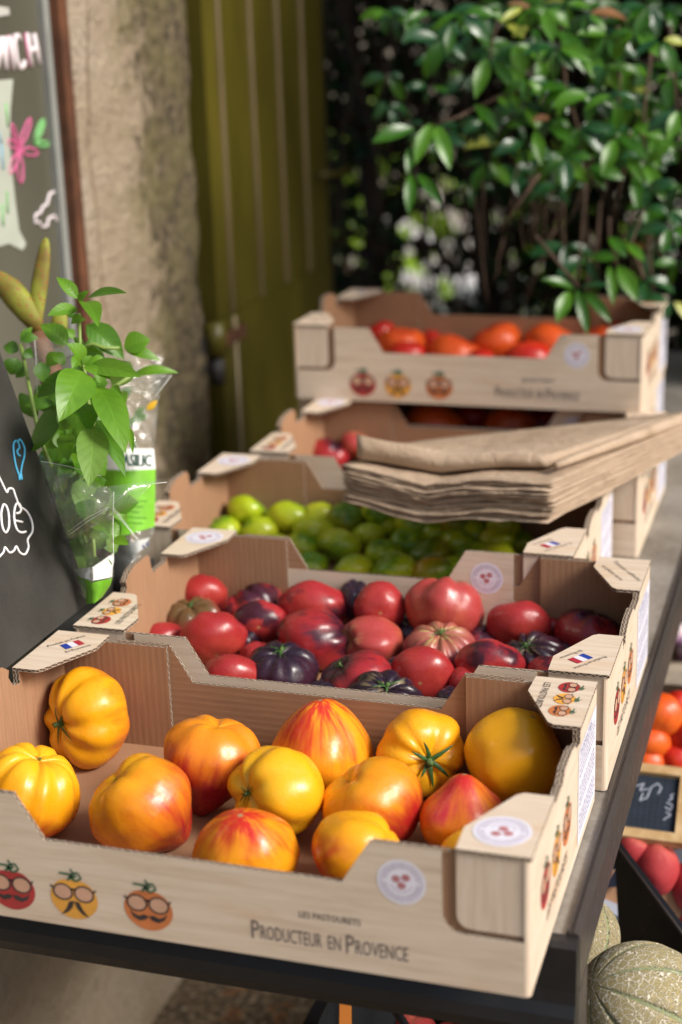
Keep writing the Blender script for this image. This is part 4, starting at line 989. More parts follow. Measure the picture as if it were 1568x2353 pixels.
b = MB(); pp = dep(130, 960, DC); b.tube([(pp.x, pp.y, .0015), (pp.x, pp.y, .08)], [.036, .05], m_plain('dark_pot', (.04, .035, .03), .8, .15, 30), 24); o = b.build('pot', cact, True); o.location = -cl_

# ------------------------------------------------------------------ black slate with chalk
def m_slate():
    m, nt, b = mat('black_slate', (.05, .047, .04), .55, .28); n = N(nt); co = coords(n)
    a = n.noise(co, 12, 4, .6); f = n.noise(co, 900, 2)
    n.L(n.mix(n.math('MULTIPLY', f, .5), n.ramp(a, [(.35, (.013, .012, .011)), (.65, (.036, .034, .030))]), (.085, .08, .07)), b.inputs['Base Color']); n.bump(f, .25, .001, b); return m
LEAN = R(16.5)
sl = Vector((-.500, .3603, .1125)); up = Vector((-math.sin(LEAN), 0, math.cos(LEAN))); al = Vector((0, -1, 0)); nn = up.cross(al)*-1
if nn.x < 0: nn = -nn
slate = empty('chalk_slate', sl); tag(slate, 'black slate with blue balloon and white cloud drawing, leaning beside the basil', 'sign')
b = MB(); cs = [sl, sl+al*.34, sl+al*.34+up*.30, sl+up*.30]
b.slab([c-nn*.005 for c in cs] if (cs[1]-cs[0]).cross(cs[2]-cs[1]).dot(nn) > 0 else [c-nn*.005 for c in reversed(cs)], nn*.005, m_slate()); o = b.build('board', slate); o.location = -sl
def on_slate(x, y):
    d = ray(x, y); t = (sl-CAM).dot(nn)/d.dot(nn); return CAM+d*t+nn*.0009
CHB = m_plain('chalk_blue', (.10, .50, .78), .7, .12, 80); CHW = m_plain('chalk_white', (.80, .80, .80), .7, .08, 80)
def chalk(lst, r, m, name):
    b = MB()
    for pts in lst:
        # smooth the polyline
        P = [Vector((*p, 0)) for p in pts]; Q = []
        for i in range(len(P)-1):
            p0, p1, p2, p3 = P[max(i-1, 0)], P[i], P[i+1], P[min(i+2, len(P)-1)]
            for s in range(4):
                t = s/4; Q.append(.5*((2*p1)+(-p0+p2)*t+(2*p0-5*p1+4*p2-p3)*t*t+(-p0+3*p1-3*p2+p3)*t**3))
        Q.append(P[-1]); b.tube([on_slate(q.x, q.y) for q in Q], r, m, 6)
    o = b.build(name, slate, True); o.location = -sl
chalk([[(42, 1092), (35, 1070), (30, 1040), (30, 1020), (36, 1013), (41, 1020), (43, 1030), (38, 1036), (40, 1045), (45, 1048)], [(40, 1016), (44, 1010), (50, 1018), (55, 1032), (54, 1050), (48, 1075), (45, 1100)], [(42, 1090), (44, 1104)], [(47, 1088), (49, 1103)]], .0010, CHB, 'chalk_balloon')
chalk([[(-6, 1092), (4, 1112), (14, 1132), (18, 1124), (28, 1124), (34, 1140), (44, 1166), (50, 1168), (62, 1178), (72, 1200), (73, 1222), (62, 1240), (64, 1258), (56, 1274), (44, 1270), (36, 1256), (30, 1266), (20, 1270), (10, 1258), (6, 1270), (-8, 1284)]], .0011, CHW, 'chalk_cloud')
chalk([[(6, 1160), (1, 1180), (4, 1212), (12, 1224), (19, 1210), (18, 1180), (12, 1162), (6, 1160)], [(36, 1180), (44, 1178), (47, 1168), (42, 1158), (35, 1160), (31, 1178), (32, 1200), (38, 1218), (48, 1224), (58, 1222)], [(30, 1196), (50, 1200)]], .0012, CHW, 'chalk_price')

# ------------------------------------------------------------------ paper bags
def m_paper():
    m, nt, b = mat('brown_paper', (.4, .27, .17), .8, .2); n = N(nt); co = coords(n)
    s_ = n.new('ShaderNodeObjectInfo').outputs['Random']
    a = n.noise(co, 14, 5, .6, n.math('MULTIPLY', s_, 20)); f = n.noise(co, 500, 2)
    cr0 = n.noise(co, 32, 5, .6, dist=.8); c = n.ramp(a, [(.3, (.42, .305, .205)), (.7, (.56, .43, .315))]); c = n.mix(n.math('MULTIPLY', ss(n, .5, .7, cr0), .35), c, (.24, .17, .12)); n.L(n.mix(n.math('MULTIPLY', f, .25), c, (.22, .14, .085)), b.inputs['Base Color'])
    cr = n.noise(co, 32, 5, .6, dist=.8); n.bump(cr, .7, .008, b); return m
PAP = m_paper()
def kink(s):
    K = [(-1, 0), (.0, 0), (.40, .018), (.66, .007), (1.0, .004), (2, .004)]
    for (a, p), (b_, q) in zip(K, K[1:]):
        if s <= b_: return p+(q-p)*(s-a)/(b_-a)
    return .004
tc_ = lambda t: min(1, max(0, t))
def bag_point(s, t, h):
    """s 0..1 across the front edge, t 0..1 towards the back, h height in the stack"""
    fl = Vector((-.347, .690)); fr = Vector((-.108, .675)); bk_l = Vector((-.322, .868)); bk_r = Vector((.045, 1.07))
    p = (fl*(1-s)+fr*s)*(1-t)+(bk_l*(1-s)+bk_r*s)*t
    zf = .121 - kink(s)
    zb = .1125 + .010*s; h *= 1-.42*tc_(t)
    tc = min(1, max(0, t)); z = zf*(1-tc)**1.4 + (1-(1-tc)**1.4)*zb
    return Vector((p.x, p.y, z+h))
NB = 13
for k in range(NB):
    rb = random.Random(k+100); j1, j2 = rb.uniform(-.014, .014), rb.uniform(-.022, .022); b = MB(); ns, ntt = 22, 12; th = .0019
    g = {}
    topmost = k == NB-1
    for lay in (0, 1):
        for i in range(ns+1):
            for j in range(ntt+1):
                s, t = i/ns, j/ntt
                hh = k*.0038+lay*th*(1-.5*abs(2*s-1)**6)
                p = bag_point(s+j2*(.4+.0*t), t*1.0-.012*(rb.random()-.5)*(j == 0)+j1, hh)
                p.z += .0026*noise.noise(Vector((s*6, t*6, k*3.1)))*(1-t*.6)+.0009*noise.noise(Vector((s*30, t*12, k*1.7)))
                if topmost:    # the top bag gapes: its front is pulled back and lifted
                    t2 = .13+t*.87; p = bag_point(s*.84+.03, t2, hh+.004+(.018*(1-s)*(1-t)**2)*lay+.010*(1-t)*lay)
                g[lay, i, j] = b.vs([p])[0]
    for i in range(ns):
        for j in range(ntt):
            b.face([g[1, i, j], g[1, i+1, j], g[1, i+1, j+1], g[1, i, j+1]], PAP); b.face([g[0, i, j], g[0, i, j+1], g[0, i+1, j+1], g[0, i+1, j]], PAP)
    for j in range(ntt):
        b.face([g[0, 0, j], g[1, 0, j], g[1, 0, j+1], g[0, 0, j+1]], PAP); b.face([g[0, ns, j], g[0, ns, j+1], g[1, ns, j+1], g[1, ns, j]], PAP)
    for i in range(ns):
        b.face([g[0, i, 0], g[0, i+1, 0], g[1, i+1, 0], g[1, i, 0]], PAP); b.face([g[0, i, ntt], g[1, i, ntt], g[1, i+1, ntt], g[0, i+1, ntt]], PAP)
    o = b.build('paper_bag', None, True)
    lab = 'top brown paper bag of the stack, its mouth gaping at the front left' if topmost else 'bottom brown paper bag, sagging out under the stack' if k == 0 else 'flat brown paper bag in the middle of the stack over the crates'
    tag(o, lab, 'paper bag', 'flat paper bags stacked across the crates')
    if k == NB-1:
        b = MB(); rp = []
        for t in [i/10 for i in range(11)]: rp.append(bag_point(.93+.04*t, .10+t*.93, NB*.0037+.006))
        b.tube(rp, [.004+.006*t/10 for t in range(11)], PAP, 10); b.build('folded_edge', o, True)

# ------------------------------------------------------------------ lower stand on the right, under the table edge
def m_melon():
    m, nt, b = mat('netted_rind', (.5, .42, .28), .75, .3); n = N(nt)
    at = n.new('ShaderNodeAttribute', attribute_name='tp'); s = n.sep(at.outputs['Vector'])
    dn = n.new('ShaderNodeTexNoise'); dn.inputs['Scale'].default_value = 9; n.L(at.outputs['Vector'], dn.inputs['Vector'])
    vm = n.new('ShaderNodeVectorMath', operation='MULTIPLY_ADD'); n.L(dn.outputs['Color'], vm.inputs[0]); vm.inputs[1].default_value = (.12, .12, .12); n.L(at.outputs['Vector'], vm.inputs[2])
    v = n.new('ShaderNodeTexVoronoi', feature='DISTANCE_TO_EDGE'); v.inputs['Scale'].default_value = 10; n.L(vm.outputs[0], v.inputs['Vector'])
    v2 = n.new('ShaderNodeTexVoronoi', feature='DISTANCE_TO_EDGE'); v2.inputs['Scale'].default_value = 19; n.L(vm.outputs[0], v2.inputs['Vector'])
    net = n.math('MAXIMUM', n.math('SUBTRACT', 1, ss(n, .022, .065, v.outputs['Distance'])), n.math('MULTIPLY', n.math('SUBTRACT', 1, ss(n, .012, .045, v2.outputs['Distance'])), .75))
    ph = n.math('ARCTAN2', s[1], s[0]); sg = n.math('ABSOLUTE', n.math('SINE', n.math('MULTIPLY', ph, 4.5)))
    groove = n.math('SUBTRACT', 1, ss(n, .05, .26, sg))
    base = n.mix(n.noise(at.outputs['Vector'], 5, 3), (.30, .25, .09), (.42, .34, .18))
    c = n.mix(net, base, (.88, .80, .62)); c = n.mix(n.math('MULTIPLY', groove, .72), c, (.17, .24, .12))
    n.L(c, b.inputs['Base Color']); n.bump(n.math('MULTIPLY', net, n.math('SUBTRACT', 1, groove)), 1.0, .006, b); return m
TM['melon'] = m_melon()
def melon(P, r, stem, label, seed):
    ax = camvec(Vector(stem)).normalized(); Q = ax.to_track_quat('Z', 'Y').to_matrix() @ Matrix.Rotation(seed, 3, 'Z')
    V, T, F = [], [], []; nu, nv = 108, 48
    for j in range(nv+1):
        for i in range(nu):
            th, ph = math.pi*j/nv, 2*math.pi*i/nu
            d = Vector((math.sin(th)*math.cos(ph), math.sin(th)*math.sin(ph), math.cos(th)))
            g = 1-.055*max(0, 1-abs(math.sin(ph*4.5))/.28)*math.sin(th)
            V.append(Q @ (d*r*g)); T.append(d)
    for j in range(nv):
        for i in range(nu): a = j*nu+i; c = j*nu+(i+1) % nu; F.append((a, a+nu, c+nu, c))
    me = bpy.data.meshes.new('melon'); me.from_pydata([tuple(p) for p in V], [], F); me.polygons.foreach_set('use_smooth', [True]*len(F)); me.materials.append(TM['melon'])
    at = me.attributes.new('tp', 'FLOAT_VECTOR', 'POINT'); at.data.foreach_set('vector', [c for d in T for c in d]); me.update()
    o = link('melon', me); o.location = P; tag(o, label, 'melon', 'netted melons below the table edge')
melon(dep(1478, 2330, 1.30), 163/FPX*1.30, (-.75, .50, .35), 'nearer netted melon with dark green ribs, below the table corner', .5)
melon(dep(1330, 2150, 1.46), 95/FPX*1.46, (.2, .85, -.2), 'farther pale netted melon peeking out behind the table leg side', 1.2)
BLP = m_blackpaint('black_panel_paint', (.010, .010, .012), .33, .45)
pn = empty('display_stand', dep(1500, 2100, 1.58)); tag(pn, 'black slanted side panel of the lower stand, scratched, between melons and peaches', 'stand'); pl = Vector(pn.location)
b = MB(); b.slab([dep(1411, 1938, 1.62), Vector((.012, .470, -.398)), Vector((.172, .310, -.398)), dep(1760, 2400, 1.42)], (.004, .006, .002), BLP); o = b.build('side_panel', pn); o.location = -pl
b = MB(); b.tube([dep(1411, 1938, 1.619), dep(1760, 2400, 1.419)], .0022, RIM, 8); o = b.build('rim', pn, True); o.location = -pl
b = MB(); b.slab([dep(1380, 1960, 1.72), dep(1375, 2040, 1.70), dep(1430, 2038, 1.68), dep(1430, 1960, 1.70)], (0, .004, -.002), m_plain('blue_grey_sheet', (.05, .075, .13), .5)); o = b.build('tray', pn); o.location = -pl
b = MB()
b.panel([(0, 0), (.12, 0), (.12, .12), (0, .12)], .004, dep(1370, 2250, 1.70), CR, CU, CF*-1, KX, KX, EDGE)
tag(b.build('cardboard_box'), 'brown cardboard box side beside the farther melon, behind the black panel', 'box')
# price board
pb = empty('price_board', dep(1500, 1850, 1.74)); tag(pb, 'small blackboard price sign in light wooden frame, turned sideways', 'sign'); pbl = Vector(pb.location)
PINE = m_wood_print('pine_frame', 0)
mp_, nt_, bp_ = mat('pine', (.5, .33, .17), .55, .3); n = N(nt_); n.L(n.ramp(n.noise(n.scale(coords(n), (1, 1, .3)), 60, 4), [(.3, (.42, .25, .10)), (.7, (.62, .44, .24))]), bp_.inputs['Base Color'])
cn = [dep(1395, 1756, 1.78), dep(1396, 1928, 1.70), dep(1575, 1952, 1.68), dep(1590, 1776, 1.76)]      # TL BL BR TR
c0 = cn[1]; ex = (cn[2]-cn[1]); wb = ex.length; ex.normalize(); ey = (cn[0]-cn[1]); ey = (ey-ex*ey.dot(ex)); hb = ey.length; ey.normalize(); en = ex.cross(ey)
b = MB(); fw_ = .0125
def fb(x0, y0, x1, y1, z0, z1, m):
    P = [c0+ex*x+ey*y+en*z0 for x, y in ((x0, y0), (x1, y0), (x1, y1), (x0, y1))]; b.slab(P, en*(z1-z0), m)
fb(0, 0, wb, fw_, 0, .010, mp_); fb(0, hb-fw_, wb, hb, 0, .010, mp_); fb(0, fw_, fw_, hb-fw_, 0, .010, mp_); fb(wb-fw_, fw_, wb, hb-fw_, 0, .010, mp_)
o = b.build('frame', pb); o.location = -pbl
mb_, nt_, bb_ = mat('blackboard_grid', (.012, .02, .035), .6, .3); n = N(nt_); co = coords(n)
b = MB(); fb(fw_, fw_, wb-fw_, hb-fw_, .001, .004, m_plain('blackboard', (.012, .020, .034), .6, .3, 40)); o = b.build('blackboard', pb); o.location = -pbl
q = Print(c0+en*.0042, ex, ey); GL = m_plain('grid_line', (.05, .07, .10), .6)
for k in range(1, 14): q.line([(fw_+.0065*k, fw_), (fw_+.0065*k, hb-fw_)], .0004, GL, 0) if fw_+.0065*k < wb-fw_ else None
for k in range(1, 14): q.line([(fw_, fw_+.0065*k), (wb-fw_, fw_+.0065*k)], .0004, GL, 0) if fw_+.0065*k < hb-fw_ else None
def chp(x, y): # picture point on the board
    d = ray(x, y); t = (c0-CAM).dot(en)/d.dot(en); P = CAM+d*t-c0; return (P.dot(ex), P.dot(ey))
CT = m_plain('chalk_pale', (.52, .56, .66), .7)
for ln in ([(1436, 1830), (1448, 1812), (1440, 1808), (1462, 1800)], [(1462, 1812), (1480, 1806), (1470, 1822), (1490, 1818)], [(1478, 1828), (1470, 1845), (1486, 1840), (1498, 1812)], [(1500, 1812), (1512, 1806), (1520, 1816), (1512, 1830)], [(1436, 1850), (1446, 1856), (1438, 1862)],
           [(1524, 1890), (1542, 1878), (1530, 1872)], [(1528, 1860), (1540, 1868), (1546, 1856), (1532, 1850)], [(1536, 1846), (1546, 1840), (1540, 1834), (1550, 1830)]):
    q.line([chp(*p) for p in ln], .0012, CT, 1)
o = q.build('chalk_writing', pb); o.location = -pbl
# stand crate behind and its fruit
CRW = m_plain('pale_wood_slat', (.50, .42, .32), .7, .12, 40); CRB = m_plain('brown_crate_inside', (.22, .13, .075), .8, .2, 30)
cr = empty('lower_crate', dep(1520, 1600, 1.9)); tag(cr, 'pale rimmed fruit crate on the lower stand, right of the table edge', 'crate'); crl = Vector(cr.location)
b = MB(); b.slab([dep(1440, 1538, 2.0), dep(1440, 1566, 1.98), dep(1660, 1580, 1.90), dep(1660, 1548, 1.92)], (0, .012, -.003), CRW); o = b.build('rim', cr); o.location = -crl
b = MB(); b.slab([dep(1440, 1567, 1.98), dep(1440, 1800, 1.98), dep(1660, 1800, 1.90), dep(1660, 1581, 1.90)], (0, .008, 0), CRB); o = b.build('back_panel', cr); o.location = -crl
b = MB(); LINER = [dep(1380, 1790, 1.92), dep(1330, 2080, 1.84)]; b.slab([dep(1380, 1790, 1.92), dep(1330, 2080, 1.84), dep(1700, 2080, 1.70), dep(1700, 1790, 1.80)], (0, .004, -.008), m_plain('grey_liner', (.30, .33, .40), .5, .1)); o = b.build('liner', cr); o.location = -crl
FR = [(1515, 1643, 58, 52, 'o', 'orange-red tomato against the back of the lower crate'), (1492, 1706, 52, 46, 'o', 'orange-red tomato touching the table edge, lower crate'), (1488, 1752, 46, 42, 'o', 'orange-red tomato just above the price board'),
      (1585, 1690, 52, 56, 'or', 'dark red tomato at the right border, lower crate'), (1556, 1748, 48, 44, 'or', 'deep red tomato above the price board, right'), (1560, 1622, 40, 36, 'or', 'shaded red tomato at the crate rim, right')]
TM['pe'] = m_tomato('skin_peach', (.40, .03, .035), (.30, .012, .025), (.50, .10, .07), (.1, 1.2), (.4, 1.2), .9, .6, sp=.1)
for i, (x, y, rx, ry, kd, lab) in enumerate(FR):
    d = 1.80-.0*i; tomato('red_tomato', dep(x, y, d), rx/FPX*d, ry/FPX*d, kd, (.2, .5, -.7), 5, .03, 0, 0, 200+i, .9, lab, 'tomatoes in the lower crate', segs=(32, 20))
for i, (x, y, rx, ry, lab) in enumerate([(1505, 1990, 56, 66, 'pink-red nectarine below the price board'), (1590, 2040, 48, 60, 'dark red nectarine at the right border'), (1455, 1950, 40, 36, 'red nectarine half hidden under the price board'), (1605, 2130, 50, 44, 'pink nectarine low at the right border')]):
    d = 1.70; tomato('nectarine', dep(x, y, d), rx/FPX*d, ry/FPX*d, 'pe', (.3, .8, .1), 2, .08, 0, 0, 220+i, .92, lab, 'nectarines on the lower stand', cat='nectarine', segs=(32, 20))
TM['ga'] = m_tomato('garlic_skin', (.62, .52, .55), (.30, .12, .28), (.70, .66, .62), (-.2, .8), (.2, .8), 1.6, .6, sp=0)
for i, (x, y, rx, lab) in enumerate([(1556, 1395, 30, 'white and purple garlic bulb at the far right border'), (1548, 1452, 30, 'purple streaked garlic bulb above the crate rim'), (1585, 1490, 32, 'garlic bulb lowest at the right border, beside the table'), (1590, 1430, 30, 'pale garlic bulb cut by the right border')]):
    tomato('garlic_bulb', dep(x, y, 2.1), rx/FPX*2.1, rx/FPX*2.1, 'ga', (.1, .9, 0), 8, .12, 0, 0, 240+i, .9, lab, 'garlic bulbs', cat='garlic', segs=(32, 20))
b = MB(); b.slab([dep(1440, 1500, 2.16), dep(1440, 1540, 2.10), dep(1660, 1552, 2.04), dep(1660, 1500, 2.10)], (0, .01, -.004), CRW)
tag(b.build('garlic_tray'), 'pale wooden tray edge under the garlic bulbs', 'tray')
# under the table
uc = empty('plastic_crate', dep(860, 2400, 1.50)); tag(uc, 'black plastic crate with an orange corner post under the table', 'crate'); ucl = Vector(uc.location)
for nm, pts, mm in (('side_panel', [(775, 2262), (735, 2345), (700, 2460), (1000, 2480), (905, 2335), (880, 2290)], BLP), ('corner_post', [(781, 2262), (779, 2460), (809, 2470), (808, 2268)], m_plain('orange_plastic', (.75, .24, .03), .4, .08))):
    b = MB(); off = -.004 if nm == 'corner_post' else 0
    b.slab([dep(x, y, 1.50+off) for x, y in pts], CF*.0035, mm); o = b.build(nm, uc); o.location = -ucl
b = MB(); b.tube([dep(890, 2290, 1.49), dep(925, 2345, 1.47), dep(990, 2450, 1.44)], .004, BLP, 8); o = b.build('rim', uc, True); o.location = -ucl
for i, (x, y, r_, lab) in enumerate(((955, 2375, 52, 'red tomato under the table, left of two'), (1045, 2392, 50, 'red tomato under the table, right of two'))):
    tomato('red_tomato', dep(x, y, 1.5), r_/FPX*1.5, r_/FPX*1.5*.85, 'pe', (0, .8, 0), 5, .05, 0, 0, 260+i, .9, lab, 'tomatoes under the table', segs=(32, 20))

# ------------------------------------------------------------------ laurel shrub sprays in front of the hedge
LA1 = m_leaf('laurel_leaf', (.022, .088, .005), (.038, .135, .007), .28, .25, .18, .45)
LA2 = m_leaf('laurel_leaf_pale', (.055, .17, .010), (.080, .22, .014), .30, .3, .2, .45)
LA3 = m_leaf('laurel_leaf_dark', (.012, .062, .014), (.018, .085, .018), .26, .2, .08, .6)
LAY = m_leaf('laurel_leaf_yellow', (.30, .36, .05), (.38, .42, .07), .4, .2, .2, .5)
LAB = m_leaf('laurel_leaf_brown', (.16, .07, .025), (.22, .10, .035), .6, .3, .1, .3)
TWIG = m_plain('twig_bark', (.085, .052, .032), .85, .35, 60, .3)
shrub = empty('laurel_shrub', (.2, 2.35, -.75)); tag(shrub, 'glossy laurel branches hanging over the back crates from upper right', 'shrub'); sl2 = Vector(shrub.location)
rl = random.Random(11)
def node(x, y, d, n_, L_, spread=1.0, down=.55, dark=.3, lst=None):
    """a twig end with a fan of leaves"""
    P = dep(x, y, d); a0 = rl.uniform(-.4, .4)
    for k in range(n_):
        a = (k-(n_-1)/2)*spread*(2.3/max(1, n_-1))+a0
        dr = CR*math.sin(a)*1.0-CU*(math.cos(a)*down+.12)+CF*rl.uniform(-.5, .5); dr.normalize()
        L2 = L_/FPX*d*rl.uniform(.55, 1.2)
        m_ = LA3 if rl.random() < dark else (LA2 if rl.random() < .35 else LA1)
        if rl.random() < .015: m_ = LAY
        if rl.random() < .012: m_ = LAB
        nr = Vector((rl.uniform(-.4, .6), -.7, .75+rl.uniform(-.4, .5)))-CF*.2
        leaf(bL, P+dr*.004, P+dr*L2, L2*rl.uniform(.33, .42), nr, m_, rl.uniform(.04, .14), rl.uniform(.15, .4), 7, 2, rl.uniform(-.4, .4), pt=.5)
groups = [
 [(1000, 285, 2.15, 0, 0)],
]
def explicit(b, lst, d):
    for (p0, p1, w_, m_) in lst:
        P0, P1 = dep(*p0, d), dep(*p1, d-.02)
        leaf(b, P0, P1, w_*.9/FPX*d, (CAM-P0).normalized()+Vector((.1, 0, rl.uniform(.5, .9))), m_, .08, .28, 8, 3, rl.uniform(-.2, .2), pt=.5)
bL = MB(); D1 = 2.12
explicit(bL, [((950, 295), (856, 325), 42, LA1), ((990, 285), (955, 375), 40, LA2), ((1000, 285), (1035, 388), 42, LA2), ((945, 335), (938, 400), 26, LA1),
  ((1125, 100), (1078, 60), 40, LA1), ((1120, 135), (1093, 225), 42, LA2), ((1135, 140), (1180, 205), 36, LA1), ((1170, 150), (1215, 225), 30, LA2),
  ((1090, 240), (1145, 302), 34, LA1), ((1145, 222), (1170, 250), 22, LA2), ((1160, 285), (1200, 290), 24, LA1), ((1175, 215), (1195, 258), 24, LA2), ((1120, 265), (1100, 280), 20, LA2),
  ((1230, 300), (1245, 380), 34, LA2), ((1260, 290), (1320, 330), 34, LA1), ((1290, 70), (1345, 165), 50, LA1), ((1340, 110), (1390, 205), 46, LA2), ((1250, 110), (1240, 210), 36, LA2),
  ((1415, 320), (1385, 405), 40, LA2), ((1420, 312), (1490, 365), 38, LA1), ((1480, 375), (1525, 460), 40, LA2), ((1440, 360), (1480, 420), 30, LA2), ((1460, 400), (1465, 480), 34, LA1),
  ((1400, 545), (1440, 590), 34, LA1), ((1440, 560), (1480, 600), 30, LA2), ((1420, 610), (1465, 690), 44, LA2), ((1400, 610), (1410, 700), 26, LA2),
  ((1320, 665), (1245, 640), 26, LA1), ((1310, 668), (1280, 740), 38, LA2), ((1325, 665), (1352, 770), 30, LA1), ((1340, 668), (1405, 740), 30, LA1), ((1335, 660), (1400, 655), 22, LA3),
  ((945, 400), (940, 490), 32, LA1), ((960, 400), (1015, 470), 30, LA1), ((950, 20), (935, 75), 26, LA1), ((985, 30), (935, 50), 24, LA1), ((1165, 55), (1205, 85), 22, LAY), ((1200, 20), (1150, 50), 20, LAY)], D1)
nodes = [(1060, 30), (1110, 20), (1160, 10), (1210, 15), (1250, 20), (1300, 10), (1350, 30), (1390, 10), (1440, 20), (1490, 15), (1540, 20), (1230, 60), (1280, 110), (1400, 80), (1460, 70), (1520, 90), (1390, 150), (1440, 150),
 (1490, 150), (1545, 170), (1210, 180), (1260, 210), (1310, 200), (1360, 220), (1410, 215), (1460, 220), (1510, 230), (1560, 250), (1200, 240), (1270, 270), (1330, 290), (1380, 280), (1450, 290), (1500, 310), (1550, 330),
 (1210, 330), (1250, 350), (1300, 360), (1350, 380), (1500, 420), (1560, 420), (1540, 520), (1490, 470), (1560, 600), (1350, 590), (1540, 480), (1180, 100), (1085, 70), (1015, 90), (1040, 50)]
for x, y in nodes: node(x, y, rl.uniform(2.02, 2.3), rl.choice((3, 4, 5)), 84, 1.1, .8, .32)
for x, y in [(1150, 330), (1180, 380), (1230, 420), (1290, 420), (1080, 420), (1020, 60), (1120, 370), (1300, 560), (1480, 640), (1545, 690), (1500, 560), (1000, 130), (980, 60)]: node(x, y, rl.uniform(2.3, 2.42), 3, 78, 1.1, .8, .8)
for k in range(60):
    x, y = rl.uniform(880, 1568), rl.uniform(0, 600)
    if y > 330 and x < 1060: continue
    if y > 410 and x < 1440: continue
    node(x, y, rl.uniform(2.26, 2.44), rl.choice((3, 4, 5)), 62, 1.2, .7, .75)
o = bL.build('foliage', shrub, True); o.location = -sl2; tag(o, kind='stuff')
b = MB()
def tw(pts, d, r0=.0022, r1=.0012):
    n_ = len(pts); b.tube([dep(x, y, d+.02*math.sin(i)) for i, (x, y) in enumerate(pts)], [r0+(r1-r0)*i/(n_-1) for i in range(n_)], TWIG, 6)
tw([(1240, 185), (1200, 205), (1150, 222), (1100, 245), (1050, 270), (1000, 287)], 2.13, .0034, .0016)
for pts in ([(1140, 60), (1130, 100), (1128, 140)], [(1290, 60), (1300, 200), (1330, 300), (1345, 400)], [(1420, 60), (1425, 200), (1415, 320)], [(1500, 100), (1480, 250), (1480, 375)], [(1540, 60), (1560, 300)],
            [(1240, 400), (1190, 470), (1150, 530)], [(1230, 540), (1330, 660), (1320, 668)], [(1400, 500), (1400, 548), (1420, 612)], [(1345, 420), (1335, 560), (1325, 660)], [(1480, 640), (1450, 560), (1480, 480)]): tw(pts, 2.16, .0030, .0015)
for k in range(30):
    x, y = rl.uniform(1050, 1560), rl.uniform(330, 560); L_ = rl.uniform(80, 260); sl_ = rl.uniform(-.45, .25)
    pts = [(x+sl_*L_*t+rl.uniform(-5, 5), y+L_*t) for t in (0, .25, .5, .75, 1)]
    if pts[-1][1] > 740: continue
    d = rl.uniform(2.34, 2.44); b.tube([dep(px_, py_, d) for px_, py_ in pts], [.0019, .0018, .0016, .0013, .0008], TWIG, 5)
o = b.build('twigs', shrub, True); o.location = -sl2

# ------------------------------------------------------------------ hedge behind: stems and a deep mass of leaves with gaps
hedge = empty('hedge', (.3, 2.9, -.75)); tag(hedge, 'tall dark hedge of bare twigs and leaves behind the crates, light showing through gaps', 'hedge'); hl = Vector(hedge.location)
HD = m_leaf('hedge_leaf_shade', (.008, .030, .005), (.015, .050, .007), .5, .1, .06, .15)  # near-black green: the shade inside the hedge is put into the leaf colour
HB = m_leaf('hedge_leaf_shade_brown', (.022, .014, .008), (.040, .025, .014), .8, .1, .05, .1)  # very dark brown, also carrying the hedge's inner shade in its colour
rh = random.Random(21)
GAPS = [(850, 400, 40), (845, 470, 26), (940, 530, 26), (985, 520, 36), (1040, 505, 30), (1000, 450, 26), (870, 385, 28), (960, 640, 34), (1010, 655, 26), (1050, 660, 26), (1090, 650, 24), (800, 470, 12), (860, 460, 14), (820, 80, 12), (800, 75, 12),
        (870, 180, 14), (920, 210, 16), (900, 130, 12), (810, 600, 16), (800, 625, 12), (1100, 420, 20), (1140, 500, 18), (1180, 590, 18), (1090, 560, 18), (1030, 560, 20), (1120, 640, 18), (940, 590, 22), (990, 600, 20), (1140, 660, 16), (960, 330, 14), (1030, 420, 18), (900, 300, 14), (830, 560, 12), (930, 700, 24), (1000, 700, 20)]
def px(P):
    d = P-CAM; z = d.dot(CF); return 784+FPX*d.dot(CR)/z, 1176.5-FPX*d.dot(CU)/z
b = MB(); cnt = 0
while cnt < 24000:
    P = Vector((rh.uniform(-1.25, .65), rh.uniform(2.45, 3.35), rh.uniform(-.45, .98))); cnt += 1
    L_ = rh.uniform(.026, .050); dr = Vector((rh.uniform(-1, 1), rh.uniform(-.6, .6), rh.uniform(-1.2, .4))).normalized()
    x, y = px(P+dr*L_*.5)
    if any((x-gx)**2+(y-gy)**2 < gr*gr*1.15 for gx, gy, gr in GAPS): continue
    leaf(b, P, P+dr*L_, L_*.62, Vector((rh.uniform(-1, 1), -1.0, rh.uniform(-.3, 1))), HB if rh.random() < .5 else HD, .05, .1, 2, 1)
for k in range(3800):   # unseen larger leaves added above and to the right to darken the hedge
    z = rh.uniform(.85, 2.3) if k % 3 else rh.uniform(-.7, 2.0); xx = rh.uniform(-1.3, 2.4) if k % 3 else rh.uniform(.8, 2.4)
    P = Vector((xx, rh.uniform(2.0 if (z > .9 and xx < 1.4) else 2.4, 3.4), z)); L_ = rh.uniform(.10, .18)
    dr = Vector((rh.uniform(-1, 1), rh.uniform(-.6, .6), rh.uniform(-1.2, .4))).normalized()
    leaf(b, P, P+dr*L_, L_*.6, Vector((rh.uniform(-1, 1), -.5, rh.uniform(-.3, 1))), HD, .05, .1, 3, 1)
o = b.build('foliage', hedge, True); o.location = -hl; tag(o, kind='stuff')
b = MB()
for k in range(620):
    x0 = rh.uniform(-1.2, .8); y0 = rh.uniform(2.4, 3.2); z0 = rh.uniform(.1, 1.3); L_ = rh.uniform(.3, .9); ax_ = Vector((rh.uniform(-.35, .35), rh.uniform(-.3, .3), -1)).normalized()
    pts = []; P = Vector((x0, y0, z0))
    for i in range(6):
        pts.append(P.copy()); P = P+ax_*(L_/5)+Vector((rh.uniform(-.02, .02), rh.uniform(-.02, .02), 0))
    b.tube(pts, [.0035*(1-i/7) for i in range(6)], TWIG, 4, False)
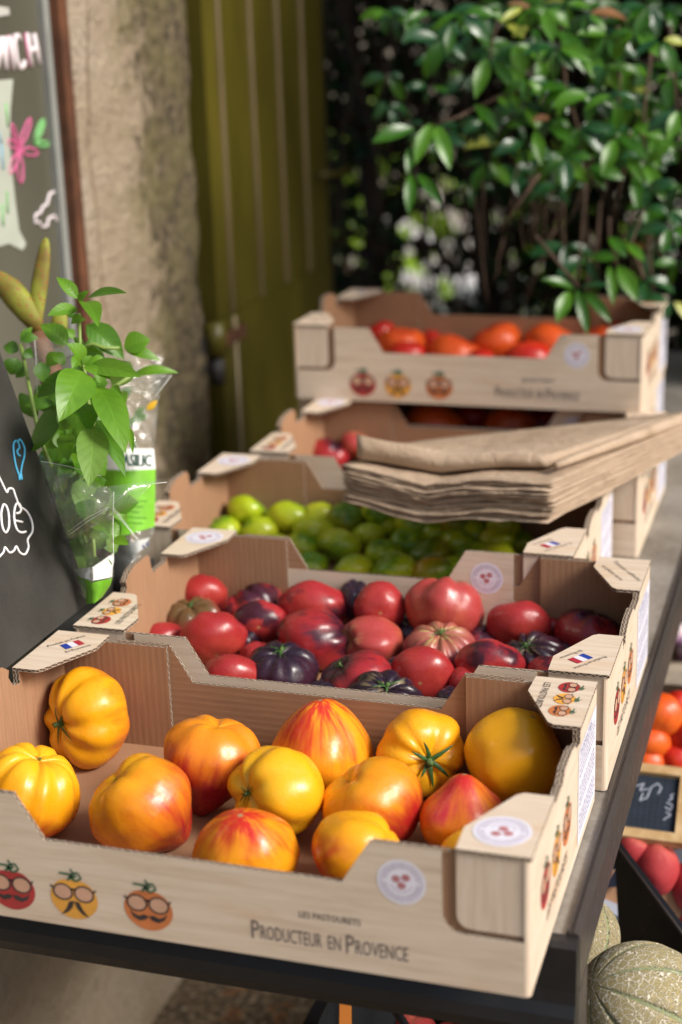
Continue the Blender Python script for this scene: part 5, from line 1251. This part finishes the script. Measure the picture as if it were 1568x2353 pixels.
o = b.build('twigs', hedge, True); o.location = -hl; tag(o, kind='stuff')
for k, (x, y, r0) in enumerate([(-.62, 2.75, .035), (-.35, 2.95, .028), (.05, 2.8, .03), (.42, 3.0, .03), (-.9, 2.6, .03), (.8, 2.9, .03)]):
    b = MB(); pts = [Vector((x+.03*math.sin(i*1.3+k), y+.03*math.cos(i+k), -.75+i*.3)) for i in range(9)]
    b.tube(pts, [r0*(1-i*.06) for i in range(9)], m_plain('hedge_bark', (.05, .035, .025), .9, .4, 30, .4) if k == 0 else bpy.data.materials['hedge_bark'], 10); o = b.build('trunk', hedge, True); o.location = -hl

# ------------------------------------------------------------------ what the light shows through the gaps
b = MB(); b.box((-9, 11, -.75), (9, 11.3, 1.9), m_plain('garden_wall_render', (.52, .44, .34), .9, .15, 2)); tag(b.build('garden_wall'), 'pale rendered garden wall far behind the hedge', 'wall')
YG = m_leaf('far_leaf', (.16, .30, .02), (.24, .40, .03), .5, .1, .3)
for q_, (cx, cy, n_, rr_) in enumerate([(-1.9, 5.6, 420, .55), (-1.0, 6.3, 420, .5), (.0, 6.8, 380, .45), (1.6, 6.0, 380, .5)]):
    bu = empty('bush', (cx, cy, -.75)); tag(bu, ['sunlit yellow-green bush glimpsed through the left gaps of the hedge', 'sunlit bush behind the middle of the hedge', 'sunlit bush behind the hedge, beyond the paved patch', 'sunlit bush farthest right behind the hedge'][q_], 'bush', 'bushes beyond the hedge')
    b = MB()
    for k in range(n_):
        d = Vector((rh.gauss(0, 1), rh.gauss(0, 1), rh.gauss(0, 1))).normalized()*rr_*rh.uniform(.5, 1.05); P = Vector((0, 0, rr_*1.0+.05))+d
        dr = Vector((rh.uniform(-1, 1), rh.uniform(-1, 1), rh.uniform(-1, .6))).normalized(); leaf(b, P, P+dr*.13, .07, Vector((rh.uniform(-1, 1), -.6, 1)), YG, .05, .1, 3, 1)
    b.build('foliage', bu, True)
    b = MB(); b.tube([(0, 0, 0), (.03, 0, rr_*.8)], [.03, .015], TWIG, 8); b.build('trunk', bu, True)

# unseen laurel leaves added beyond the right border to shade the hedge and shutter
b = MB()
for k in range(4600):
    P = Vector((.02+1.2*rh.random()**1.4, rh.uniform(1.80, 2.7), rh.uniform(-.5, 2.2))); L_ = rh.uniform(.08, .14)
    dr = Vector((rh.uniform(-1, 1), rh.uniform(-.8, .8), rh.uniform(-1.2, .3))).normalized(); leaf(b, P, P+dr*L_, L_*.45, Vector((rh.uniform(-1, 1), -.5, rh.uniform(0, 1))), LA1, .05, .2, 3, 1)
o = b.build('right_shade_foliage', shrub, True); o.location = -sl2; tag(o, kind='stuff')

b = MB()  # unseen leaf clump added to block the sun and darken the shutter
for k in range(1500):
    y = 1.38+.5*rh.random()**.7; P = Vector((rh.uniform(.35, .9), y, rh.uniform(.98, 1.9))); L_ = rh.uniform(.08, .14)
    dr = Vector((rh.uniform(-1, 1), rh.uniform(-.8, .8), rh.uniform(-1.2, .3))).normalized(); leaf(b, P, P+dr*L_, L_*.45, Vector((rh.uniform(-1, 1), -.5, rh.uniform(0, 1))), LA1, .05, .2, 3, 1)
o = b.build('shutter_shade_foliage', shrub, True); o.location = -sl2; tag(o, kind='stuff')

# the lower stand and what holds its fruit up
def wedge(name, x0, x1, y0, y1, z00, z10, z01, z11, m, parent, loc, zb=-.3995):
    b = MB()
    i = b.vs([(x0, y0, zb), (x1, y0, zb), (x1, y1, zb), (x0, y1, zb), (x0, y0, z00), (x1, y0, z10), (x1, y1, z11), (x0, y1, z01)])
    for q in ((0, 3, 2, 1), (4, 5, 6, 7), (0, 1, 5, 4), (1, 2, 6, 5), (2, 3, 7, 6), (3, 0, 4, 7)): b.face([i[k] for k in q], m)
    o = b.build(name, parent)
    if parent: o.location = -Vector(loc)
    return o
b = MB(); b.box((-.10, .12, -.43), (.34, 1.30, -.40), BLP); o = b.build('shelf', pn); o.location = -pl
for x, y in ((-.08, .14), (.32, .14), (-.08, 1.28), (.32, 1.28)):
    b = MB(); b.box((x-.016, y-.016, -.75), (x+.016, y+.016, -.4302), BLP); o = b.build('leg', pn); o.location = -pl
me_ = empty('melon_crate', (.03, .28, -.40)); tag(me_, 'low black crate under the two netted melons', 'crate')
wedge('body', -.075, .15, .15, .41, -.210, -.210, -.217, -.217, BLP, me_, me_.location)
wedge('body', -.29, -.11, .322, .45, -.308, -.308, -.308, -.308, BLP, uc, ucl, -.749)
nc = empty('nectarine_crate', (.02, .62, -.40)); tag(nc, 'crate holding the nectarines below the price board', 'crate')
wedge('body', -.07, .13, .565, .69, -.262, -.345, -.262, -.345, bpy.data.materials['grey_liner'], nc, nc.location)
wedge('body', -.07, .13, .715, .845, -.212, -.212, -.160, -.160, CRB, cr, crl)
gt = bpy.data.objects['garlic_tray']
wedge('body', -.07, .13, 1.035, 1.16, -.212, -.212, -.160, -.160, CRB, gt, (0, 0, 0))
